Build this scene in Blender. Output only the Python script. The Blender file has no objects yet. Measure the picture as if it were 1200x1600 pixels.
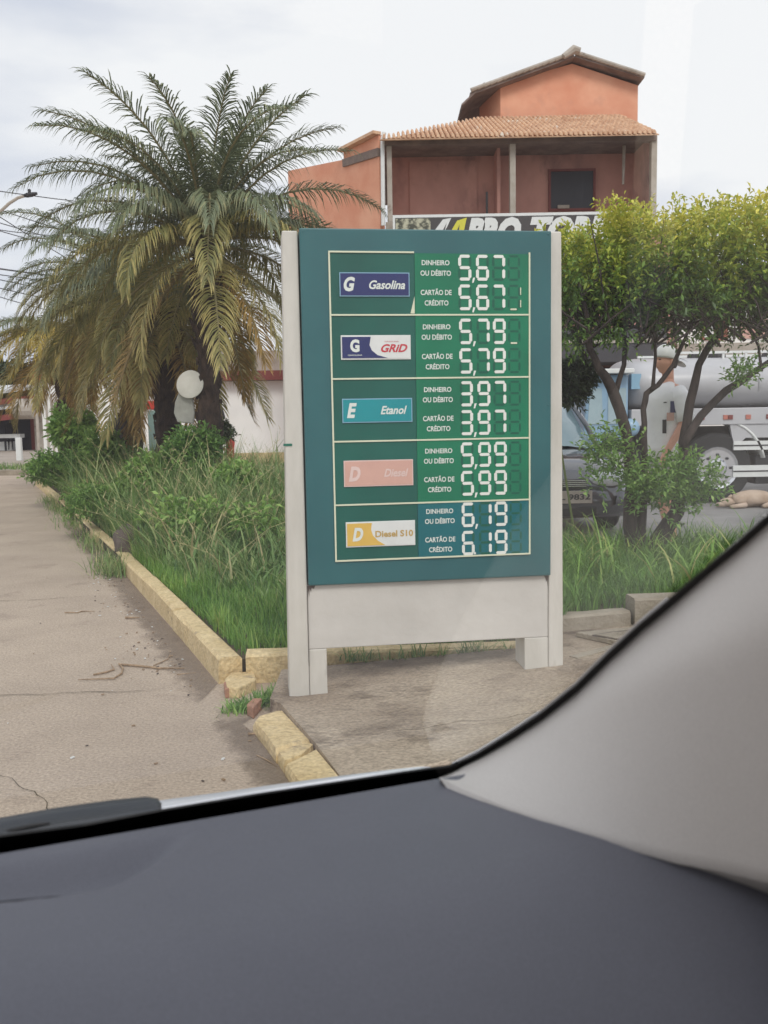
import bpy, math, random
import numpy as np
from mathutils import Vector, Matrix
rnd = random.Random(7)
rg = np.random.default_rng(11)
SC = bpy.context.scene
COL = SC.collection
R = math.radians
PI = math.pi

# ------------------------------------------------------------------ camera
F, EYE, PITCH, ROLL = 1400.0, 1.25, 5.9, -1.0
cd = bpy.data.cameras.new('camera'); cam = bpy.data.objects.new('camera', cd); COL.objects.link(cam)
cd.sensor_fit = 'VERTICAL'; cd.sensor_height = 36; cd.lens = 36*F/1600; cd.clip_start = .02; cd.clip_end = 2000
CM = Matrix.Translation((0, 0, EYE)) @ Matrix.Rotation(R(90-PITCH), 4, 'X') @ Matrix.Rotation(R(ROLL), 4, 'Z')
cam.matrix_world = CM
SC.camera = cam
cd.dof.use_dof = True; cd.dof.focus_distance = 4.6; cd.dof.aperture_fstop = 9.0

# ------------------------------------------------------------------ sky, sun, exposure
W = bpy.data.worlds.new('World'); SC.world = W; W.use_nodes = True
nt = W.node_tree; nt.nodes.clear()
N = nt.nodes.new
out = N('ShaderNodeOutputWorld'); bg = N('ShaderNodeBackground'); bg.inputs['Strength'].default_value = .1
sky = N('ShaderNodeTexSky'); sky.sky_type = 'NISHITA'; sky.sun_disc = False
sky.sun_elevation = R(43); sky.sun_rotation = R(166); sky.air_density = 1.5; sky.dust_density = 3
tc = N('ShaderNodeTexCoord'); mp = N('ShaderNodeMapping'); mp.inputs['Scale'].default_value = (1.3, 1.3, 4.2)
mp.inputs['Location'].default_value = (3.1, .4, .2)
nz = N('ShaderNodeTexNoise'); nz.inputs['Scale'].default_value = 1.7; nz.inputs['Detail'].default_value = 5; nz.inputs['Roughness'].default_value = .5
cr = N('ShaderNodeValToRGB'); cr.color_ramp.elements[0].position = .38; cr.color_ramp.elements[0].color = (6.7, 7.1, 8.2, 1)
cr.color_ramp.elements[1].position = .56; cr.color_ramp.elements[1].color = (9.9, 9.9, 10.1, 1)
mx = N('ShaderNodeMixRGB'); mx.inputs['Fac'].default_value = .94
nt.links.new(tc.outputs['Generated'], mp.inputs['Vector']); nt.links.new(mp.outputs[0], nz.inputs['Vector'])
nt.links.new(nz.outputs['Fac'], cr.inputs['Fac']); nt.links.new(sky.outputs[0], mx.inputs['Color1']); nt.links.new(cr.outputs[0], mx.inputs['Color2'])
nt.links.new(mx.outputs[0], bg.inputs['Color']); nt.links.new(bg.outputs[0], out.inputs['Surface'])
sl = bpy.data.lights.new('sun', 'SUN'); sl.energy = 1.45; sl.angle = R(20); sl.color = (1, .96, .9)
so = bpy.data.objects.new('sun', sl); COL.objects.link(so)
# light arrives from behind-right of the camera, high
so.rotation_euler = (R(47), 0, R(14)); so.location = (0, 0, 30)
SC.view_settings.view_transform = 'Standard'; SC.view_settings.look = 'None'
SC.view_settings.exposure = .28; SC.view_settings.gamma = 1; SC.view_settings.use_curve_mapping = False
SC.cycles.max_bounces = 8; SC.cycles.transparent_max_bounces = 12

def ray(px, py):
    return (CM.to_3x3() @ Vector(((px-600)/F, -(py-800)/F, -1)))
C0 = Vector((0, 0, EYE))
def gr(px, py, z=0.): d = ray(px, py); return C0 + d*((z-EYE)/d.z)
def at(px, py, Y): d = ray(px, py); return C0 + d*(Y/d.y)

# ------------------------------------------------------------------ materials
def srgb(r, g, b):
    def c(x):
        x /= 255
        return x/12.92 if x <= .04045 else ((x+.055)/1.055)**2.4
    return (c(r), c(g), c(b), 1)
def L4(c): return tuple(c) if len(c) == 4 else (*c, 1)
def mat(name, base, base2=None, rough=.7, scale=6, detail=6, lo=.35, hi=.65, bump=0, bscale=40, metal=0, spec=.5,
        spots=None, spot_scale=3, spot_t=(.6, .68), stretch=(1, 1, 1), coat=0, transl=0, tint=None, rvar=0, grain=0, gamp=.16):
    m = bpy.data.materials.new(name); m.use_nodes = True
    t = m.node_tree; n = t.nodes; l = t.links; p = n['Principled BSDF']
    p.inputs['Roughness'].default_value = rough; p.inputs['Metallic'].default_value = metal
    p.inputs['Specular IOR Level'].default_value = spec; p.inputs['Coat Weight'].default_value = coat
    base = L4(base); base2 = L4(base2) if base2 else tuple(x*.82 for x in base[:3]) + (1,)
    c = n.new('ShaderNodeTexCoord'); g = n.new('ShaderNodeMapping'); g.inputs['Scale'].default_value = stretch
    l.new(c.outputs['Object'], g.inputs[0])
    z = n.new('ShaderNodeTexNoise'); z.inputs['Scale'].default_value = scale; z.inputs['Detail'].default_value = detail; z.inputs['Roughness'].default_value = .62
    l.new(g.outputs[0], z.inputs['Vector'])
    r = n.new('ShaderNodeMapRange'); r.inputs[1].default_value = lo; r.inputs[2].default_value = hi
    l.new(z.outputs['Fac'], r.inputs[0])
    x = n.new('ShaderNodeMixRGB'); x.inputs[1].default_value = base2; x.inputs[2].default_value = base
    l.new(r.outputs[0], x.inputs[0]); o = x.outputs[0]
    if tint:
        a = n.new('ShaderNodeAttribute'); a.attribute_name = 'tint'
        rp = n.new('ShaderNodeValToRGB'); e = rp.color_ramp.elements
        e[0].position = tint[0][0]; e[0].color = L4(tint[0][1]); e[1].position = tint[-1][0]; e[1].color = L4(tint[-1][1])
        for q in tint[1:-1]:
            k = e.new(q[0]); k.color = L4(q[1])
        l.new(a.outputs['Fac'], rp.inputs[0])
        y = n.new('ShaderNodeMixRGB'); y.blend_type = 'MULTIPLY'; y.inputs[0].default_value = .35
        l.new(rp.outputs[0], y.inputs[1]); l.new(r.outputs[0], y.inputs[2]); o = y.outputs[0]
    if spots:
        z2 = n.new('ShaderNodeTexNoise'); z2.inputs['Scale'].default_value = spot_scale; z2.inputs['Detail'].default_value = 8; z2.inputs['Roughness'].default_value = .65
        l.new(g.outputs[0], z2.inputs['Vector'])
        r2 = n.new('ShaderNodeMapRange'); r2.inputs[1].default_value = spot_t[0]; r2.inputs[2].default_value = spot_t[1]
        l.new(z2.outputs['Fac'], r2.inputs[0])
        y = n.new('ShaderNodeMixRGB'); y.inputs[2].default_value = L4(spots)
        l.new(r2.outputs[0], y.inputs[0]); l.new(o, y.inputs[1]); o = y.outputs[0]
    if grain:
        zg = n.new('ShaderNodeTexNoise'); zg.inputs['Scale'].default_value = grain; zg.inputs['Detail'].default_value = 3
        l.new(g.outputs[0], zg.inputs['Vector']); rg_ = n.new('ShaderNodeMapRange'); rg_.inputs[1].default_value = .3; rg_.inputs[2].default_value = .7; rg_.inputs[3].default_value = 1-gamp; rg_.inputs[4].default_value = 1+gamp
        l.new(zg.outputs['Fac'], rg_.inputs[0]); vm = n.new('ShaderNodeVectorMath'); vm.operation = 'SCALE'; l.new(o, vm.inputs[0]); l.new(rg_.outputs[0], vm.inputs['Scale']); o = vm.outputs[0]
    l.new(o, p.inputs['Base Color'])
    if rvar:
        rr = n.new('ShaderNodeMapRange'); rr.inputs[3].default_value = rough-rvar; rr.inputs[4].default_value = rough+rvar
        l.new(z.outputs['Fac'], rr.inputs[0]); l.new(rr.outputs[0], p.inputs['Roughness'])
    if bump:
        b = n.new('ShaderNodeBump'); b.inputs['Strength'].default_value = bump; b.inputs['Distance'].default_value = .02
        z3 = n.new('ShaderNodeTexNoise'); z3.inputs['Scale'].default_value = bscale; z3.inputs['Detail'].default_value = 6
        l.new(g.outputs[0], z3.inputs['Vector']); l.new(z3.outputs['Fac'], b.inputs['Height']); l.new(b.outputs[0], p.inputs['Normal'])
    if transl:
        tr = n.new('ShaderNodeBsdfTranslucent'); ms = n.new('ShaderNodeMixShader'); ms.inputs[0].default_value = transl
        l.new(o, tr.inputs['Color']); l.new(p.outputs[0], ms.inputs[1]); l.new(tr.outputs[0], ms.inputs[2])
        l.new(ms.outputs[0], n['Material Output'].inputs['Surface'])
    return m
def flat(name, c, rough=.6, **k): return mat(name, c, tuple(x*.93 for x in c[:3]), rough=rough, scale=14, **k)

M = {}
M['driveway'] = mat('driveway_concrete', srgb(194, 177, 158), srgb(172, 156, 139), rough=.9, scale=1.3, detail=12, lo=.3, hi=.72, bump=.6, bscale=70, grain=85, gamp=.22,
                    spots=srgb(142, 125, 112), spot_scale=2.2, spot_t=(.58, .78))
M['pavement'] = mat('pavement_concrete', srgb(190, 175, 155), srgb(152, 136, 118), rough=.92, scale=1.6, detail=12, lo=.34, hi=.66, bump=.8, bscale=45, grain=70, gamp=.25,
                    spots=srgb(104, 90, 76), spot_scale=2.2, spot_t=(.52, .66), stretch=(1, 1.3, 1))
M['asphalt'] = mat('asphalt', srgb(150, 148, 146), srgb(128, 126, 124), rough=.93, scale=2, detail=10, bump=.4, bscale=90)
M['far'] = mat('far_pavement_dust', srgb(172, 160, 148), srgb(150, 138, 126), rough=.95, scale=.8, detail=8)
M['soil'] = mat('soil', srgb(96, 84, 60), srgb(66, 60, 42), rough=1, scale=5, bump=.6, bscale=25)
M['kerb'] = mat('faded_yellow_kerb_paint', srgb(226, 204, 160), srgb(206, 182, 136), rough=.85, scale=7, detail=12, bump=.8, bscale=40, grain=60, gamp=.2,
                spots=srgb(158, 144, 120), spot_scale=6, spot_t=(.6, .7))
M['kerbgrey'] = mat('grey_kerb', srgb(168, 158, 142), srgb(138, 128, 112), rough=.9, scale=5, detail=10, bump=.5, bscale=40, spots=srgb(110, 100, 86), spot_scale=4)
M['brick'] = mat('broken_brick', srgb(190, 142, 116), srgb(150, 116, 96), rough=.95, scale=20, bump=.6)
M['rock'] = mat('rock', srgb(112, 100, 92), srgb(80, 72, 66), rough=.95, scale=6, bump=.8, bscale=14)
M['wood'] = mat('dry_twig', srgb(176, 152, 124), srgb(130, 108, 84), rough=.95, scale=30)
M['white_post'] = mat('weathered_white_paint', srgb(214, 210, 202), srgb(196, 192, 183), rough=.55, scale=3, detail=9, bump=.25, bscale=9,
                      spots=srgb(158, 152, 142), spot_scale=4, spot_t=(.62, .8), stretch=(2.4, 2.4, .7))
M['sheet'] = mat('white_sheet_metal', srgb(212, 208, 202), srgb(198, 194, 188), rough=.5, scale=2.5, detail=7, bump=.55, bscale=5,
                 spots=srgb(172, 166, 156), spot_scale=5, spot_t=(.64, .8))
M['teal'] = mat('teal_green_paint', srgb(48, 104, 108), srgb(42, 94, 99), rough=.42, scale=2.5, detail=5, spots=srgb(78, 122, 124), spot_scale=6, spot_t=(.68, .85), bump=.04, bscale=6)
M['cell'] = mat('dark_green_panel', srgb(22, 98, 86), srgb(18, 84, 74), rough=.38, scale=2.5, detail=8, spots=srgb(58, 118, 106), spot_scale=4, spot_t=(.62, .85), rvar=.08)
M['green'] = mat('price_green_panel', srgb(6, 126, 90), srgb(6, 108, 78), rough=.38, scale=2.5, detail=8, spots=srgb(44, 138, 106), spot_scale=4, spot_t=(.62, .85), rvar=.08)
M['tealrow'] = mat('price_teal_panel', srgb(8, 108, 116), srgb(8, 98, 106), rough=.4, scale=3)
M['cream'] = flat('cream_strip', srgb(222, 224, 198), .5)
M['seg'] = flat('white_segment', srgb(236, 238, 232), .5)
M['segoff'] = flat('dark_segment_edge', srgb(6, 92, 72), .5)
M['txt'] = flat('white_letter', srgb(226, 232, 226), .5)
M['navy'] = flat('navy_badge', srgb(40, 48, 104), .4)
M['badgeblue'] = flat('pale_blue_edge', srgb(140, 180, 205), .4)
M['badgewhite'] = flat('white_badge', srgb(226, 228, 226), .4)
M['etanol'] = flat('turquoise_badge', srgb(26, 148, 156), .4)
M['pink'] = flat('faded_pink_badge', srgb(216, 172, 158), .4)
M['pinktxt'] = flat('faded_letter', srgb(228, 202, 196), .5)
M['yellow'] = flat('yellow_badge', srgb(226, 186, 92), .4)
M['yellowtxt'] = flat('ochre_letter', srgb(196, 164, 96), .5)
M['red'] = flat('red_letter', srgb(200, 62, 74), .5)
M['black'] = flat('black_plastic', srgb(22, 22, 26), .5)
M['dark'] = flat('dark_grey', srgb(46, 46, 50), .6)
M['white'] = mat('white_wall', srgb(250, 249, 246), srgb(240, 239, 236), rough=.8, scale=1, detail=8)
M['redtrim'] = flat('red_brown_trim', srgb(128, 62, 56), .7)
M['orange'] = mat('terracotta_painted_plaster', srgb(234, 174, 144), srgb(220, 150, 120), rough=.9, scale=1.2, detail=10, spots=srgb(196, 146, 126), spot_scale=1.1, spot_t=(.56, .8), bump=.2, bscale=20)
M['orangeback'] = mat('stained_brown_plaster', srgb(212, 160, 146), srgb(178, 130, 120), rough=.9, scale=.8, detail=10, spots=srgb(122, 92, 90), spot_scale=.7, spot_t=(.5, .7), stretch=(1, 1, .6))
M['rooftile'] = mat('clay_roof_tile', srgb(236, 202, 168), srgb(196, 152, 122), rough=.9, scale=3.5, detail=8, lo=.3, hi=.7, spots=srgb(232, 222, 208), spot_scale=2.2, spot_t=(.62, .66))
M['fascia'] = mat('grey_timber_fascia', srgb(138, 122, 114), srgb(108, 94, 88), rough=.9, scale=3)
M['concrete'] = mat('pale_concrete', srgb(186, 178, 168), srgb(160, 150, 138), rough=.9, scale=3, spots=srgb(130, 116, 106), spot_scale=2.5)
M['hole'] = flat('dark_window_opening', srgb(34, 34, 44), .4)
M['darkfascia'] = flat('charcoal_awning', srgb(76, 74, 78), .7)
M['banner'] = flat('banner_dark', srgb(70, 66, 66), .6)
M['bannerphoto'] = mat('banner_photo_print', srgb(186, 184, 160), srgb(70, 72, 60), rough=.6, scale=4.5, lo=.45, hi=.55)
M['banneryellow'] = flat('banner_yellow', srgb(214, 208, 70), .5)
M['trunk'] = mat('palm_trunk_bark', srgb(86, 70, 60), srgb(46, 38, 34), rough=1, scale=14, bump=1, bscale=18, stretch=(1, 1, .5))
M['bark'] = mat('shrub_bark', srgb(78, 68, 64), srgb(44, 38, 37), rough=.95, scale=18, bump=.8, bscale=30, stretch=(1, 1, .3))
M['stem'] = flat('green_stem', srgb(110, 124, 70), .8)
M['frond'] = mat('palm_frond_green', (.1, .14, .1), rough=.5, transl=.25, tint=[(0, srgb(92, 108, 84)), (.6, srgb(146, 156, 120)), (1, srgb(186, 180, 132))])
M['frondolive'] = mat('palm_frond_olive', (.1, .14, .1), rough=.55, transl=.25, tint=[(0, srgb(112, 122, 78)), (.45, srgb(164, 158, 96)), (1, srgb(218, 196, 124))])
M['frondtan'] = mat('palm_frond_tan', (.1, .14, .1), rough=.6, transl=.25, tint=[(0, srgb(142, 120, 72)), (.5, srgb(186, 152, 86)), (1, srgb(222, 188, 118))])
M['frondyellow'] = mat('palm_frond_yellow', (.1, .14, .1), rough=.6, transl=.25, tint=[(0, srgb(150, 146, 70)), (.5, srgb(208, 182, 86)), (1, srgb(236, 204, 110))])
M['rachis'] = flat('palm_rachis', srgb(140, 130, 92), .7)
M['grass'] = mat('grass_blade', (.1, .2, .05), rough=.5, transl=.3, tint=[(0, srgb(88, 136, 52)), (.5, srgb(132, 178, 76)), (.86, srgb(170, 200, 102)), (1, srgb(206, 198, 130))])
M['tallgrass'] = mat('tall_grass_blade', (.1, .2, .05), rough=.55, transl=.3, tint=[(0, srgb(84, 122, 66)), (.5, srgb(134, 168, 96)), (.85, srgb(180, 194, 130)), (1, srgb(208, 194, 146))])
M['straw'] = flat('straw_stalk', srgb(196, 184, 138), .8)
M['leafy'] = mat('bush_leaf', (.1, .2, .05), rough=.5, transl=.3, tint=[(0, srgb(80, 122, 66)), (.5, srgb(130, 172, 86)), (1, srgb(180, 212, 118))])
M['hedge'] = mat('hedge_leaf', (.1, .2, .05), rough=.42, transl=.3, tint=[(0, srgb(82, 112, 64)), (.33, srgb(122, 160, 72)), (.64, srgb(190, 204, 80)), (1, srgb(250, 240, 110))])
M['darkleaf'] = mat('dark_tree_leaf', (.1, .2, .05), rough=.6, tint=[(0, srgb(44, 60, 40)), (1, srgb(86, 104, 66))])
M['skin'] = flat('skin', srgb(224, 168, 144), .55)
M['shirt'] = mat('white_cotton', srgb(252, 252, 252), srgb(246, 246, 248), rough=.9, scale=9, bump=.5, bscale=10)
M['hair'] = flat('dark_hair', srgb(40, 30, 26), .7)
M['shirt'].node_tree.nodes['Principled BSDF'].inputs['Sheen Weight'].default_value = .2
M['shorts'] = flat('pale_grey_cloth', srgb(196, 194, 194), .9)
M['carpaint'] = mat('dark_car_paint', srgb(78, 82, 88), srgb(72, 76, 82), rough=.12, coat=1, metal=.3, scale=2)
M['carglass'] = mat('car_glass', srgb(116, 138, 146), srgb(104, 126, 134), rough=.08, spec=.9, scale=2, coat=.5)  # pale blue base colour stands in for sky reflected in the panes
M['paleglass'] = mat('pale_window_glass', srgb(176, 196, 202), srgb(150, 172, 180), rough=.12, scale=2)
M['lamp'] = mat('lamp_glass', srgb(226, 230, 234), srgb(190, 196, 200), rough=.12, scale=20)
M['chrome'] = flat('chrome', srgb(220, 222, 226), .2, metal=.9)
M['tankwhite'] = mat('white_tank_paint', srgb(192, 192, 195), srgb(176, 176, 179), rough=.35, scale=1, detail=9, spots=srgb(160, 158, 154), spot_scale=2.5, spot_t=(.6, .8))
M['truckblue'] = mat('light_blue_truck_paint', srgb(150, 182, 206), srgb(140, 172, 198), rough=.35, scale=2)
M['tyre'] = flat('tyre_rubber', srgb(42, 42, 44), .85)
M['orangemark'] = flat('orange_marker', srgb(186, 112, 96), .4)
M['redplastic'] = flat('red_plastic', srgb(222, 78, 66), .45)
M['door'] = flat('red_brown_door', srgb(126, 66, 62), .7)
M['awning'] = flat('pale_awning', srgb(206, 208, 210), .7)
M['cloth_dark'] = flat('black_cloth', srgb(38, 36, 40), .9)
M['shellgrey'] = mat('grey_fibre_shell', srgb(180, 180, 172), srgb(158, 158, 150), rough=.7, scale=6, bump=.3)
M['shell'] = mat('pale_fibre_shell', srgb(244, 242, 234), srgb(230, 228, 218), rough=.7, scale=6, bump=.2)
M['dog'] = mat('dog_fur', srgb(196, 176, 158), srgb(170, 148, 128), rough=.95, scale=6)
M['wire'] = flat('cable_black', srgb(90, 92, 98), .7)
M['dash'] = mat('blue_grey_dashboard_vinyl', srgb(109, 110, 119), srgb(104, 105, 114), rough=.5, scale=3, bump=.12, bscale=600, spec=.35, grain=650, gamp=.10)
M['dashgap'] = flat('dark_gap', srgb(30, 30, 36), .8)
M['trim'] = mat('grey_pillar_plastic', srgb(210, 205, 200), srgb(206, 201, 196), rough=.55, scale=4, bump=.03, bscale=600, spec=.3, grain=700, gamp=.05)
M['silver'] = flat('silver_car_paint', srgb(206, 208, 212), .25, coat=.6)
M['cowl'] = flat('grey_cowl_plastic', srgb(66, 70, 76), .55)
M['headliner'] = flat('grey_headliner', srgb(150, 148, 144), .95)
M['frit'] = flat('black_frit', srgb(12, 12, 14), .35)

def glass_mat():
    m = bpy.data.materials.new('windshield_glass'); m.use_nodes = True; t = m.node_tree; n = t.nodes; l = t.links
    n.remove(n['Principled BSDF'])
    tr = n.new('ShaderNodeBsdfTransparent'); tr.inputs[0].default_value = (.93, .945, .94, 1)
    gl = n.new('ShaderNodeBsdfGlossy'); gl.inputs['Roughness'].default_value = .02
    fr = n.new('ShaderNodeFresnel'); fr.inputs[0].default_value = 2.05
    df = n.new('ShaderNodeBsdfDiffuse'); df.inputs[0].default_value = (.7, .7, .68, 1)   # thin dust film, strengthened so its pale colour adds windscreen haze
    a = n.new('ShaderNodeMixShader'); b = n.new('ShaderNodeMixShader'); b.inputs[0].default_value = .065
    l.new(fr.outputs[0], a.inputs[0]); l.new(tr.outputs[0], a.inputs[1]); l.new(gl.outputs[0], a.inputs[2])
    l.new(a.outputs[0], b.inputs[1]); l.new(df.outputs[0], b.inputs[2]); l.new(b.outputs[0], n['Material Output'].inputs['Surface'])
    return m
M['glass'] = glass_mat()

# ------------------------------------------------------------------ mesh helpers
class MB:
    def __init__(s): s.v = []; s.f = []; s.m = []
    def add(s, vs, fs, m=0):
        o = len(s.v); s.v += [tuple(v) for v in vs]; s.f += [tuple(i+o for i in f) for f in fs]; s.m += [m]*len(fs); return s
    def box(s, x0, x1, y0, y1, z0, z1, m=0, T=None):
        vs = [Vector((x, y, z)) for x in (x0, x1) for y in (y0, y1) for z in (z0, z1)]
        if T is not None: vs = [T @ v for v in vs]
        return s.add(vs, [(0, 1, 3, 2), (4, 6, 7, 5), (0, 4, 5, 1), (2, 3, 7, 6), (0, 2, 6, 4), (1, 5, 7, 3)], m)
    def tube(s, pts, rad, n=8, m=0, cap=True, flat=1.0):
        pts = [Vector(p) for p in pts]
        if not hasattr(rad, '__len__'): rad = [rad]*len(pts)
        vs = []; up = None
        for i, p in enumerate(pts):
            t = (pts[min(i+1, len(pts)-1)] - pts[max(i-1, 0)]).normalized()
            if up is None: up = Vector((0, 0, 1)) if abs(t.z) < .9 else Vector((0, 1, 0))
            a = t.cross(up).normalized(); up = a.cross(t).normalized()
            for k in range(n):
                an = 2*PI*k/n
                vs.append(p + (a*math.cos(an) + up*math.sin(an)*flat)*rad[i])
        fs = [(i*n+k, i*n+(k+1) % n, (i+1)*n+(k+1) % n, (i+1)*n+k) for i in range(len(pts)-1) for k in range(n)]
        if cap: fs += [tuple(range(n))[::-1], tuple((len(pts)-1)*n+k for k in range(n))]
        return s.add(vs, fs, m)
    def prism(s, poly, z0, z1, m=0):           # polygon in xy, z may be a function of (x, y)
        g = (lambda a: a if callable(a) else (lambda x, y: a))
        a, b = g(z0), g(z1); n = len(poly)
        vs = [(x, y, a(x, y)) for x, y in poly] + [(x, y, b(x, y)) for x, y in poly]
        fs = [tuple(range(n))[::-1], tuple(range(n, 2*n))] + [(i, (i+1) % n, n+(i+1) % n, n+i) for i in range(n)]
        return s.add(vs, fs, m)
    def slab(s, poly, y0, y1, m=0, T=None):    # polygon in xz extruded along y
        n = len(poly)
        vs = [Vector((x, y0, z)) for x, z in poly] + [Vector((x, y1, z)) for x, z in poly]
        if T is not None: vs = [T @ v for v in vs]
        fs = [tuple(range(n)), tuple(range(n, 2*n))[::-1]] + [(i, n+i, n+(i+1) % n, (i+1) % n) for i in range(n)]
        return s.add(vs, fs, m)
    def lathe(s, prof, n=20, T=None, m=0, sx=1, sy=1):
        vs = [Vector((r*math.cos(2*PI*k/n)*sx, r*math.sin(2*PI*k/n)*sy, z)) for r, z in prof for k in range(n)]
        if T is not None: vs = [T @ v for v in vs]
        fs = [(i*n+k, i*n+(k+1) % n, (i+1)*n+(k+1) % n, (i+1)*n+k) for i in range(len(prof)-1) for k in range(n)]
        fs += [tuple(range(n))[::-1], tuple((len(prof)-1)*n+k for k in range(n))]
        return s.add(vs, fs, m)
    def grid(s, rows, m=0, close=False):       # rows of equal length point lists
        n = len(rows[0]); vs = [p for r in rows for p in r]
        kk = n if close else n-1
        fs = [(i*n+k, i*n+(k+1) % n, (i+1)*n+(k+1) % n, (i+1)*n+k) for i in range(len(rows)-1) for k in range(kk)]
        return s.add(vs, fs, m)

WM = {}
def part(name, mb, mats, parent=None, world=False, smooth=False, bevel=0, solid=0, **props):
    me = bpy.data.meshes.new(name)
    me.from_pydata([tuple(v) for v in mb.v], [], mb.f)
    if not isinstance(mats, (list, tuple)): mats = [mats]
    for x in mats: me.materials.append(x)
    if len(mats) > 1: me.polygons.foreach_set('material_index', mb.m)
    if smooth: me.polygons.foreach_set('use_smooth', [True]*len(me.polygons))
    return fin(name, me, parent, world, bevel, solid, props)
def fin(name, me, parent=None, world=False, bevel=0, solid=0, props={}):
    o = bpy.data.objects.new(name, me); COL.objects.link(o)
    if parent is not None:
        P = WM[parent.name]
        if world: me.transform(P.inverted())
        o.parent = parent; WM[o.name] = P.copy()
    else: WM[o.name] = Matrix()
    if solid:
        d = o.modifiers.new('thickness', 'SOLIDIFY'); d.thickness = solid; d.offset = 0
    if bevel:
        d = o.modifiers.new('bevel', 'BEVEL'); d.width = bevel; d.segments = 2; d.limit_method = 'ANGLE'
    for k, v in props.items(): o[k] = v
    return o
def thing(name, label, cat, loc=(0, 0, 0), rz=0, group=None, kind=None):
    o = bpy.data.objects.new(name, None); COL.objects.link(o); o.empty_display_size = .1
    o.location = loc; o.rotation_euler = (0, 0, rz)
    WM[o.name] = Matrix.Translation(loc) @ Matrix.Rotation(rz, 4, 'Z')
    if kind: o['kind'] = kind
    if label: o['label'] = label; o['category'] = cat
    if group: o['group'] = group
    return o
def tag(o, label, cat, group=None):
    o['label'] = label; o['category'] = cat
    if group: o['group'] = group
    return o
def npmesh(name, V, T, mats, tint=None, smooth=False, matidx=None):
    me = bpy.data.meshes.new(name); V = np.asarray(V, np.float32); T = np.asarray(T, np.int32)
    me.vertices.add(len(V)); me.vertices.foreach_set('co', V.ravel())
    me.loops.add(T.size); me.loops.foreach_set('vertex_index', T.ravel())
    me.polygons.add(len(T)); me.polygons.foreach_set('loop_start', np.arange(0, T.size, T.shape[1], dtype=np.int32))
    if matidx is not None: me.polygons.foreach_set('material_index', np.asarray(matidx, np.int32))
    if not isinstance(mats, (list, tuple)): mats = [mats]
    for x in mats: me.materials.append(x)
    me.update(calc_edges=True); me.validate()
    if tint is not None:
        a = me.attributes.new('tint', 'FLOAT', 'FACE'); a.data.foreach_set('value', np.clip(np.asarray(tint, np.float32), 0, 1))
    return me
def inpoly(P, poly):
    x, y = P[:, 0], P[:, 1]; r = np.zeros(len(P), bool); n = len(poly)
    for i in range(n):
        x1, y1 = poly[i]; x2, y2 = poly[(i+1) % n]
        c = ((y1 > y) != (y2 > y)) & (x < (x2-x1)*(y-y1)/((y2-y1) if y2 != y1 else 1e-9)+x1); r ^= c
    return r

# lettering: outline -> mesh, fitted to a rectangle in (x, z)
_tc = {}
def text_poly(s, offset=.02, shear=0):
    k = (s, offset, shear)
    if k in _tc: return _tc[k]
    cu = bpy.data.curves.new('t', 'FONT'); cu.body = s; cu.offset = offset; cu.shear = shear; cu.resolution_u = 3; cu.align_x = 'CENTER'; cu.space_line = .95
    o = bpy.data.objects.new('t', cu); COL.objects.link(o); bpy.context.view_layer.update()
    me = o.evaluated_get(bpy.context.evaluated_depsgraph_get()).to_mesh()
    vs = [tuple(v.co) for v in me.vertices]; fs = [tuple(p.vertices) for p in me.polygons]
    o.to_mesh_clear(); bpy.data.objects.remove(o); bpy.data.curves.remove(cu)
    _tc[k] = (vs, fs); return vs, fs
def text(s, x0, x1, z0, z1, y, offset=.02, shear=0, m=0, mb=None):
    vs, fs = text_poly(s, offset, shear); mb = mb or MB()
    xs = [v[0] for v in vs]; ys = [v[1] for v in vs]
    ax, bx, ay, by = min(xs), max(xs), min(ys), max(ys)
    return mb.add([(x0+(v[0]-ax)/(bx-ax)*(x1-x0), y, z0+(v[1]-ay)/(by-ay)*(z1-z0)) for v in vs], fs, m)

# ================================================================== GROUND
BED = [(-.80, 4.28), (-2.27, 7.65), (-4.85, 13.39), (-7.3, 18.9), (-5.9, 19.8), (-2.6, 14.2), (-.2, 10.2), (1.2, 7.9), (4.4, 7.5), (4.4, 5.45), (1.42, 5.2), (.98, 5.08), (.72, 4.47)]
def pavz(x, y): return .08 + .055*min(1.6, max(-.3, x+.42)) - .045*min(1.2, max(0, 3.75-y))
o = part('ground', MB().add([(-400, -400, -.012), (400, -400, -.012), (400, 900, -.012), (-400, 900, -.012)], [(0, 1, 2, 3)]), M['far'], kind='structure')
o = part('road', MB().add([(-2.5, 5, -.006), (60, 5, -.006), (60, 19.4, -.006), (-9, 19.4, -.006), (-8, 12, -.006)], [(0, 1, 2, 3, 4)]), M['asphalt'], kind='structure')
dr = thing('driveway', None, None, kind='structure')
rows = [-1.2, 1.2, 4.04, 7.25, 10.6, 13.9, 17.3, 20.8, 22.8]; cols = [-22, -14, -9.2, -4.75, 2.3]
for i in range(len(rows)-1):
    for j in range(len(cols)-1):
        g = .0016
        part('slab', MB().box(cols[j]+g, cols[j+1]-g, rows[i]+g, rows[i+1]-g, -.12, rnd.uniform(-.0015, .0015)), M['driveway'], dr)
part('joint_filler', MB().box(-22, 2.3, -1.2, 22.8, -.15, -.005), M['soil'], dr)
# far cross kerb and pavement
cp = part('far_kerb', MB().box(-30, -5.5, 22.8, 23.05, 0, .13), M['kerbgrey'], kind='structure', bevel=.01)
part('far_pavement', MB().box(-40, -5.5, 23.05, 46, -.01, .12), M['far'], kind='structure')
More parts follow.
